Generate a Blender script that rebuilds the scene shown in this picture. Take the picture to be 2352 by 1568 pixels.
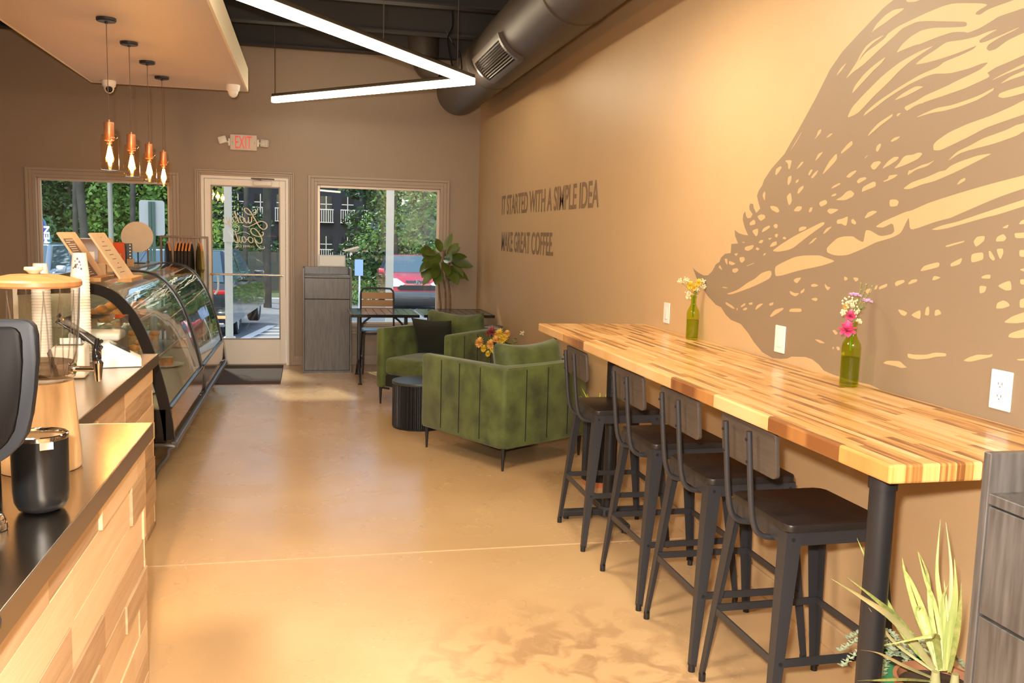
import bpy, bmesh, math, random
from math import sin, cos, pi, radians, sqrt
from mathutils import Vector, Matrix
from mathutils.geometry import tessellate_polygon

for o in list(bpy.data.objects):
    bpy.data.objects.remove(o, do_unlink=True)
SC = bpy.context.scene
COL = SC.collection
random.seed(7)

# ------------------------------------------------------------------ camera
YAW, PITCH, ROLL, FPX, CAMH = 0.227142067, 0.118288781, 0.0266020068, 2050.0, 1.55
fw = Vector((sin(YAW)*cos(PITCH), cos(YAW)*cos(PITCH), -sin(PITCH)))
r0 = Vector((cos(YAW), -sin(YAW), 0)); u0 = r0.cross(fw)
rr = cos(ROLL)*r0 + sin(ROLL)*u0
uu = -sin(ROLL)*r0 + cos(ROLL)*u0
cam = bpy.data.cameras.new('camera')
cam.sensor_width = 36.0; cam.lens = FPX/2352*36.0; cam.clip_start = 0.05; cam.clip_end = 400
camo = bpy.data.objects.new('camera', cam); COL.objects.link(camo)
camo.matrix_world = Matrix(((rr.x, uu.x, -fw.x, 0), (rr.y, uu.y, -fw.y, 0), (rr.z, uu.z, -fw.z, CAMH), (0, 0, 0, 1)))
SC.camera = camo

# ------------------------------------------------------------------ world, light, exposure
SC.view_settings.view_transform = 'Standard'
SC.view_settings.look = 'None'
SC.view_settings.gamma = 1.0
SC.view_settings.use_curve_mapping = False
SC.view_settings.exposure = 0.45
w = bpy.data.worlds.new('sky'); SC.world = w; w.use_nodes = True
wn = w.node_tree; wn.nodes.clear()
wo = wn.nodes.new('ShaderNodeOutputWorld'); wb = wn.nodes.new('ShaderNodeBackground'); ws = wn.nodes.new('ShaderNodeTexSky')
ws.sky_type = 'NISHITA'; ws.sun_disc = False; ws.sun_elevation = radians(42); ws.sun_rotation = radians(200)
ws.air_density = 1.0; ws.dust_density = 2.0
wb.inputs['Strength'].default_value = 0.34
wn.links.new(ws.outputs[0], wb.inputs[0]); wn.links.new(wb.outputs[0], wo.inputs[0])

def light(name, kind, loc, energy, color, size=0.1, rot=None, **kw):
    l = bpy.data.lights.new(name, kind); l.energy = energy; l.color = color
    if kind == 'AREA': l.size = size
    else: l.shadow_soft_size = size
    for k, v in kw.items(): setattr(l, k, v)
    o = bpy.data.objects.new(name, l); COL.objects.link(o); o.location = loc
    if rot is not None: o.rotation_euler = rot
    return o
# the camera's own flash, just above and left of the lens
fl = light('camera_flash', 'SPOT', (-0.09, -0.03, 1.68), 400, (1.0, 0.93, 0.84), 0.03, spot_size=radians(95), spot_blend=0.5)
fl.rotation_euler = (-fw).to_track_quat('Z', 'Y').to_euler()
# unseen fill lights added over and behind the viewpoint to brighten the room
light('fill_light_rear', 'AREA', (1.2, -1.4, 3.1), 330, (1.0, 0.83, 0.63), 1.6)
light('fill_light_over_counter', 'AREA', (-1.2, 2.2, 2.84), 75, (1.0, 0.80, 0.58), 0.5)
# added fill without a fixture, brightens the long wall and the armchair backs
light('fill_light_wall', 'AREA', (1.05, 4.0, 2.75), 20, (1.0, 0.80, 0.54), 0.25)
# soft morning sun on the car park
su = light('sun', 'SUN', (0, 30, 20), 3.0, (1.0, 0.95, 0.85), 0.1, rot=(radians(50), 0, radians(200)))
su.data.angle = radians(3)

# ------------------------------------------------------------------ helpers
def lin(c):
    return tuple((x/12.92 if x <= 0.04045 else ((x+0.055)/1.055)**2.4) for x in c)
def rgb(r, g, b): return lin((r/255, g/255, b/255))

MATS = {}
def mat(name, col=(0.5, 0.5, 0.5), rough=0.5, metal=0.0, noise=0.0, nscale=8.0, bump=0.0, bscale=60.0, sheen=0.0, emit=None, estr=0.0, coat=0.0, spec=None, stretch=None, col2=None):
    if name in MATS: return MATS[name]
    m = bpy.data.materials.new(name); m.use_nodes = True
    nt = m.node_tree; b = nt.nodes['Principled BSDF']
    b.inputs['Base Color'].default_value = (*col, 1); b.inputs['Roughness'].default_value = rough; b.inputs['Metallic'].default_value = metal
    if sheen: b.inputs['Sheen Weight'].default_value = sheen
    if coat: b.inputs['Coat Weight'].default_value = coat
    if spec is not None: b.inputs['Specular IOR Level'].default_value = spec
    if emit: b.inputs['Emission Color'].default_value = (*emit, 1); b.inputs['Emission Strength'].default_value = estr
    tc = nt.nodes.new('ShaderNodeTexCoord'); mp = nt.nodes.new('ShaderNodeMapping'); nt.links.new(tc.outputs['Object'], mp.inputs[0])
    if stretch: mp.inputs['Scale'].default_value = stretch
    if noise > 0 or col2:
        n = nt.nodes.new('ShaderNodeTexNoise'); n.inputs['Scale'].default_value = nscale; n.inputs['Detail'].default_value = 5
        nt.links.new(mp.outputs[0], n.inputs['Vector'])
        cr = nt.nodes.new('ShaderNodeValToRGB')
        cr.color_ramp.elements[0].position = 0.32; cr.color_ramp.elements[1].position = 0.68
        c2 = col2 if col2 else tuple(x*(1-noise) for x in col)
        c1 = col if col2 else tuple(min(1, x*(1+noise)) for x in col)
        cr.color_ramp.elements[0].color = (*c2, 1); cr.color_ramp.elements[1].color = (*c1, 1)
        nt.links.new(n.outputs[0], cr.inputs[0]); nt.links.new(cr.outputs[0], b.inputs['Base Color'])
    if bump > 0:
        n2 = nt.nodes.new('ShaderNodeTexNoise'); n2.inputs['Scale'].default_value = bscale; n2.inputs['Detail'].default_value = 3
        nt.links.new(mp.outputs[0], n2.inputs['Vector'])
        bm_ = nt.nodes.new('ShaderNodeBump'); bm_.inputs['Strength'].default_value = bump; bm_.inputs['Distance'].default_value = 0.01
        nt.links.new(n2.outputs[0], bm_.inputs['Height']); nt.links.new(bm_.outputs[0], b.inputs['Normal'])
    MATS[name] = m; return m

def glass(name, tint=(0.95, 0.97, 0.96), refl=1.0, rough=0.0, ior=1.45, bump=0.0, bscale=20, tr2=None):
    """thin clear sheet: straight-through transmission with a fresnel reflection"""
    if name in MATS: return MATS[name]
    m = bpy.data.materials.new(name); m.use_nodes = True; nt = m.node_tree; nt.nodes.clear()
    out = nt.nodes.new('ShaderNodeOutputMaterial'); mx = nt.nodes.new('ShaderNodeMixShader')
    t = nt.nodes.new('ShaderNodeBsdfTransparent'); t.inputs[0].default_value = (*tint, 1)
    g = nt.nodes.new('ShaderNodeBsdfGlossy'); g.inputs['Color'].default_value = (refl, refl, refl, 1); g.inputs['Roughness'].default_value = rough
    f = nt.nodes.new('ShaderNodeLayerWeight'); f0 = ((ior-1)/(ior+1))**2
    pw = nt.nodes.new('ShaderNodeMath'); pw.operation = 'POWER'; pw.inputs[1].default_value = 4.5; nt.links.new(f.outputs['Facing'], pw.inputs[0])
    mr = nt.nodes.new('ShaderNodeMath'); mr.operation = 'MULTIPLY_ADD'; mr.inputs[1].default_value = 1-f0; mr.inputs[2].default_value = f0; nt.links.new(pw.outputs[0], mr.inputs[0])
    nt.links.new(mr.outputs[0], mx.inputs[0]); nt.links.new(t.outputs[0], mx.inputs[1]); nt.links.new(g.outputs[0], mx.inputs[2]); nt.links.new(mx.outputs[0], out.inputs[0])
    if bump:
        tc = nt.nodes.new('ShaderNodeTexCoord'); n2 = nt.nodes.new('ShaderNodeTexNoise'); n2.inputs['Scale'].default_value = bscale
        nt.links.new(tc.outputs['Object'], n2.inputs['Vector'])
        b = nt.nodes.new('ShaderNodeBump'); b.inputs['Strength'].default_value = bump; b.inputs['Distance'].default_value = 0.02
        nt.links.new(n2.outputs[0], b.inputs['Height']); nt.links.new(b.outputs[0], g.inputs['Normal']); nt.links.new(b.outputs[0], f.inputs['Normal'])
    MATS[name] = m; return m

def emis(name, col, s):
    if name in MATS: return MATS[name]
    m = bpy.data.materials.new(name); m.use_nodes = True; nt = m.node_tree; nt.nodes.clear()
    out = nt.nodes.new('ShaderNodeOutputMaterial'); e = nt.nodes.new('ShaderNodeEmission'); e.inputs[0].default_value = (*col, 1); e.inputs[1].default_value = s
    nt.links.new(e.outputs[0], out.inputs[0]); MATS[name] = m; return m

def stave_mat(name, along, across, width, length, ramp, rough=0.35, grain=0.25, coat=0.0, mode=None, gs=(60, 4)):
    """boards glued side by side; axis letters give board direction. Colour per board by hash."""
    if name in MATS: return MATS[name]
    m = bpy.data.materials.new(name); m.use_nodes = True; nt = m.node_tree; N = nt.nodes.new; L = nt.links.new
    b = nt.nodes['Principled BSDF']; b.inputs['Roughness'].default_value = rough; b.inputs['Coat Weight'].default_value = coat
    b.inputs['Coat Roughness'].default_value = 0.15
    tc = N('ShaderNodeTexCoord'); sp = N('ShaderNodeSeparateXYZ'); L(tc.outputs['Object'], sp.inputs[0])
    def M(op, a, bb=None):
        n = N('ShaderNodeMath'); n.operation = op
        for i, v in enumerate((a, bb)):
            if v is None: continue
            if isinstance(v, (int, float)): n.inputs[i].default_value = v
            else: L(v, n.inputs[i])
        return n.outputs[0]
    row = M('FLOOR', M('DIVIDE', sp.outputs[across], width))
    wn1 = N('ShaderNodeTexWhiteNoise'); wn1.noise_dimensions = '1D'; L(row, wn1.inputs['W'])
    cell = M('FLOOR', M('ADD', M('DIVIDE', sp.outputs[along], length), M('MULTIPLY', wn1.outputs[0], 7.3)))
    cx = N('ShaderNodeCombineXYZ'); L(row, cx.inputs[0]); L(cell, cx.inputs[1])
    wn2 = N('ShaderNodeTexWhiteNoise'); wn2.noise_dimensions = '2D'; L(cx.outputs[0], wn2.inputs['Vector'])
    cv = N('ShaderNodeCombineXYZ')
    L(M('MULTIPLY', sp.outputs[across], gs[0]), cv.inputs[0]); L(M('MULTIPLY', sp.outputs[along], gs[1]), cv.inputs[1]); L(M('MULTIPLY', wn2.outputs[0], 50), cv.inputs[2])
    nz = N('ShaderNodeTexNoise'); nz.inputs['Scale'].default_value = 1.0; nz.inputs['Detail'].default_value = 4; L(cv.outputs[0], nz.inputs['Vector'])
    v = M('ADD', wn2.outputs[0], M('MULTIPLY', M('SUBTRACT', nz.outputs[0], 0.5), grain*2))
    cr = N('ShaderNodeValToRGB'); cr.color_ramp.interpolation = 'LINEAR'
    e = cr.color_ramp.elements
    while len(e) > 1: e.remove(e[-1])
    e[0].position = ramp[0][0]; e[0].color = (*ramp[0][1], 1)
    for p, c in ramp[1:]:
        x = e.new(p); x.color = (*c, 1)
    L(v, cr.inputs[0]); L(cr.outputs[0], b.inputs['Base Color'])
    MATS[name] = m; return m

class MB:
    def __init__(s): s.b = bmesh.new(); s.M = Matrix.Identity(4); s.mi = 0
    def xf(s, m=None): s.M = m if m is not None else Matrix.Identity(4); return s
    def v(s, p): return s.b.verts.new(s.M @ Vector(p))
    def f(s, vs, mi=None):
        try:
            fc = s.b.faces.new(vs); fc.material_index = s.mi if mi is None else mi; return fc
        except ValueError: return None
    def quad(s, *p): return s.f([s.v(q) for q in p])
    def box(s, x0, y0, z0, x1, y1, z1, bev=0.0, seg=2):
        if x0 > x1: x0, x1 = x1, x0
        if y0 > y1: y0, y1 = y1, y0
        if z0 > z1: z0, z1 = z1, z0
        vs = [s.v(p) for p in ((x0, y0, z0), (x1, y0, z0), (x1, y1, z0), (x0, y1, z0), (x0, y0, z1), (x1, y0, z1), (x1, y1, z1), (x0, y1, z1))]
        fs = [s.f([vs[i] for i in q]) for q in ((3, 2, 1, 0), (4, 5, 6, 7), (0, 1, 5, 4), (1, 2, 6, 5), (2, 3, 7, 6), (3, 0, 4, 7))]
        if bev > 0:
            es = list({e for fc in fs for e in fc.edges})
            bmesh.ops.bevel(s.b, geom=es, offset=bev, segments=seg, profile=0.5, affect='EDGES')
        return s
    def cbox(s, c, d, bev=0.0, seg=2): return s.box(c[0]-d[0]/2, c[1]-d[1]/2, c[2]-d[2]/2, c[0]+d[0]/2, c[1]+d[1]/2, c[2]+d[2]/2, bev, seg)
    def frame(s, a, d):
        z = (Vector(d)).normalized(); x = z.orthogonal().normalized(); y = z.cross(x)
        return x, y
    def cyl(s, p0, p1, r0, r1=None, seg=16, caps=True):
        r1 = r0 if r1 is None else r1; p0 = Vector(p0); p1 = Vector(p1); x, y = s.frame(p0, p1-p0)
        R = []
        for p, r in ((p0, r0), (p1, r1)):
            R.append([s.v(p + x*(r*cos(2*pi*i/seg)) + y*(r*sin(2*pi*i/seg))) for i in range(seg)])
        for i in range(seg): s.f([R[0][i], R[0][(i+1) % seg], R[1][(i+1) % seg], R[1][i]])
        if caps: s.f(R[0][::-1]); s.f(R[1])
        return s
    def tube(s, pts, r, seg=8, caps=True, flat=None):
        pts = [Vector(p) for p in pts]; n = len(pts); R = []; x = None
        for i, p in enumerate(pts):
            d = (pts[min(i+1, n-1)] - pts[max(i-1, 0)]).normalized()
            if x is None: x = d.orthogonal().normalized()
            else: x = (x - d*x.dot(d)).normalized()
            y = d.cross(x); ri = r[i] if isinstance(r, (list, tuple)) else r
            R.append([s.v(p + x*(ri*cos(2*pi*k/seg)) + y*(ri*sin(2*pi*k/seg))) for k in range(seg)])
        for a, b in zip(R, R[1:]):
            for k in range(seg): s.f([a[k], a[(k+1) % seg], b[(k+1) % seg], b[k]])
        if caps: s.f(R[0][::-1]); s.f(R[-1])
        return s
    def lathe(s, prof, seg=32, c=(0, 0, 0), closed=False, sx=1, sy=1, wob=None):
        R = []
        for r, z in prof:
            if r < 1e-6: R.append([s.v((c[0], c[1], c[2]+z))])
            else: R.append([s.v((c[0]+sx*r*(1+(wob(k) if wob else 0))*cos(2*pi*k/seg), c[1]+sy*r*(1+(wob(k) if wob else 0))*sin(2*pi*k/seg), c[2]+z)) for k in range(seg)])
        pr = list(zip(R, R[1:])) + ([(R[-1], R[0])] if closed else [])
        for a, b in pr:
            for k in range(seg):
                k2 = (k+1) % seg
                if len(a) == 1 and len(b) == 1: continue
                if len(a) == 1: s.f([a[0], b[k], b[k2]][::-1])
                elif len(b) == 1: s.f([a[k], a[k2], b[0]])
                else: s.f([a[k], a[k2], b[k2], b[k]])
        return s
    def sph(s, c, r, seg=16, rings=10, sc=(1, 1, 1)):
        return s.xfl(lambda: s.lathe([(r*sin(pi*i/rings)*1.0, -r*cos(pi*i/rings)*sc[2]) for i in range(rings+1)], seg, c, sx=sc[0], sy=sc[1]))
    def xfl(s, fn): fn(); return s
    def prism(s, poly, a0, a1, axis='z', bev=0.0, holes=None):
        """poly 2D; axis z: (x,y), axis y: (x,z), axis x: (y,z)"""
        def P(p, a): return {'z': (p[0], p[1], a), 'y': (p[0], a, p[1]), 'x': (a, p[0], p[1])}[axis]
        lo = [s.v(P(p, a0)) for p in poly]; hi = [s.v(P(p, a1)) for p in poly]; n = len(poly); fs = []
        for i in range(n): fs.append(s.f([lo[i], lo[(i+1) % n], hi[(i+1) % n], hi[i]]))
        tri = tessellate_polygon([[Vector((p[0], p[1], 0)) for p in poly]])
        if bev > 0:
            a = s.f(lo[::-1]); b = s.f(hi)
            if a and b:
                es = list(set(a.edges) | set(b.edges)); bmesh.ops.bevel(s.b, geom=es, offset=bev, segments=2, profile=0.5, affect='EDGES')
        else:
            for t in tri: s.f([lo[i] for i in t][::-1]); s.f([hi[i] for i in t])
        return s
    def flatpoly(s, poly, a, axis='x', mi=0):
        def P(p): return {'z': (p[0], p[1], a), 'y': (p[0], a, p[1]), 'x': (a, p[0], p[1])}[axis]
        vs = [s.v(P(p)) for p in poly]
        for t in tessellate_polygon([[Vector((p[0], p[1], 0)) for p in poly]]): s.f([vs[i] for i in t], mi)
        return s
    def build(s, name, m, parent=None, smooth=None, world=False, kind=None, sub=0):
        if world and parent is not None:
            off = Vector(parent['_w']) if '_w' in parent.keys() else parent.location
            bmesh.ops.translate(s.b, verts=s.b.verts, vec=-Vector(off))
        bmesh.ops.recalc_face_normals(s.b, faces=s.b.faces)
        me = bpy.data.meshes.new(name); s.b.to_mesh(me); s.b.free()
        for x in (m if isinstance(m, (list, tuple)) else [m]): me.materials.append(x)
        o = bpy.data.objects.new(name, me); COL.objects.link(o)
        if smooth is not None:
            for p in me.polygons: p.use_smooth = True
            if smooth > 0:
                me.set_sharp_from_angle(angle=radians(smooth))
        if sub:
            md = o.modifiers.new('sub', 'SUBSURF'); md.levels = sub; md.render_levels = sub
        if parent is not None: o.parent = parent
        if kind: o['kind'] = kind
        return o

def tag(o, label=None, cat=None, group=None, kind=None):
    if label: o['label'] = label
    if cat: o['category'] = cat
    if group: o['group'] = group
    if kind: o['kind'] = kind
    return o
def thing(name, label, cat, loc=(0, 0, 0), rz=0.0, group=None):
    o = bpy.data.objects.new(name, None); COL.objects.link(o); o.location = loc; o.rotation_euler = (0, 0, rz); o.empty_display_size = 0.1
    return tag(o, label, cat, group)
def sub(name, parent):
    return None
def copy_tree(o, label=None, loc=None, rz=None, group=None):
    def cp(x, par):
        c = x.copy(); COL.objects.link(c); c.parent = par
        for ch in list(x.children): cp(ch, c)
        return c
    r = cp(o, o.parent)
    if label: r['label'] = label
    if group: r['group'] = group
    if loc is not None: r.location = loc
    if rz is not None: r.rotation_euler = (0, 0, rz)
    return r
def struct(mb, name, m, smooth=None): return mb.build(name, m, None, smooth, kind='structure')

def rrect(x0, y0, x1, y1, r, seg=5):
    P = []
    for cx, cy, a in ((x1-r, y1-r, 0), (x0+r, y1-r, 90), (x0+r, y0+r, 180), (x1-r, y0+r, 270)):
        for i in range(seg+1):
            t = radians(a+90*i/seg); P.append((cx+r*cos(t), cy+r*sin(t)))
    return P
def smoothpts(pts, n=6):
    """Catmull-Rom through points"""
    P = [Vector(p) for p in pts]; out = []
    for i in range(len(P)-1):
        a = P[max(i-1, 0)]; b = P[i]; c = P[i+1]; d = P[min(i+2, len(P)-1)]
        for k in range(n):
            t = k/n; out.append(0.5*((2*b)+(-a+c)*t+(2*a-5*b+4*c-d)*t*t+(-a+3*b-3*c+d)*t**3))
    out.append(P[-1]); return out
def text_mesh(name, body, m, parent, width, height, frame, depth=0.002, bold=0.0, squeeze=True, kind=None):
    """text set to an exact width and height; frame = (origin, right, up) of its lower-left corner"""
    cu = bpy.data.curves.new('t', 'FONT'); cu.body = body; cu.size = 1; cu.offset = bold; cu.extrude = 0.0; cu.fill_mode = 'BOTH'
    o = bpy.data.objects.new('t', cu); COL.objects.link(o)
    bpy.context.view_layer.update()
    me = bpy.data.meshes.new_from_object(o.evaluated_get(bpy.context.evaluated_depsgraph_get()))
    bpy.data.objects.remove(o, do_unlink=True)
    xs = [v.co.x for v in me.vertices]; ys = [v.co.y for v in me.vertices]
    x0, x1, y0, y1 = min(xs), max(xs), min(ys), max(ys)
    org, R, U = (Vector(a) for a in frame); off = Vector(parent.location) if parent is not None else Vector((0, 0, 0))
    for v in me.vertices:
        v.co = org + R*((v.co.x-x0)/(x1-x0)*width) + U*((v.co.y-y0)/(y1-y0)*height) - off
    me.materials.append(m); me.name = name
    ob = bpy.data.objects.new(name, me); COL.objects.link(ob)
    if parent is not None: ob.parent = parent
    if kind: ob['kind'] = kind
    return ob
MURAL_OUT=[(4.363,1.405),(4.293,1.384),(4.222,1.372),(4.174,1.377),(4.129,1.4),(4.095,1.434),(4.055,1.448),(4.044,1.467),(4.002,1.488),(3.941,1.494),(3.94,1.537),(3.872,1.54),(3.908,1.577),(3.913,1.604),(3.874,1.589),(3.829,1.582),(3.777,1.578),(3.815,1.614),(3.839,1.651),(3.836,1.675),(3.82,1.689),(3.806,1.665),(3.79,1.656),(3.761,1.659),(3.746,1.674),(3.778,1.695),(3.782,1.711),(3.775,1.723),(3.747,1.72),(3.739,1.702),(3.713,1.679),(3.679,1.698),(3.703,1.732),(3.716,1.756),(3.701,1.779),(3.675,1.798),(3.658,1.824),(3.601,1.867),(3.551,1.894),(3.496,1.923),(3.457,1.96),(3.4,2.009),(3.285,2.119),(3.192,2.219),(3.117,2.271),(3.019,2.316),(2.887,2.373),(2.86,2.382),(2.826,2.39),(2.768,2.406),(2.656,2.417),(0.7,3.62),(0.7,1.07),(1.9,1.07),(2.205,1.029),(2.307,1.036),(2.429,1.04),(2.588,1.034),(2.69,1.039),(2.801,1.052),(2.899,1.048),(3.03,1.051),(3.094,1.057),(3.131,1.075),(3.181,1.089),(3.23,1.092),(3.338,1.079),(3.37,1.066),(3.424,1.057),(3.493,1.051),(3.583,1.064),(3.664,1.099),(3.723,1.134),(3.8,1.168),(3.903,1.178),(3.958,1.197),(4.011,1.228),(4.071,1.236),(4.171,1.274),(4.213,1.297),(4.304,1.349)]
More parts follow.
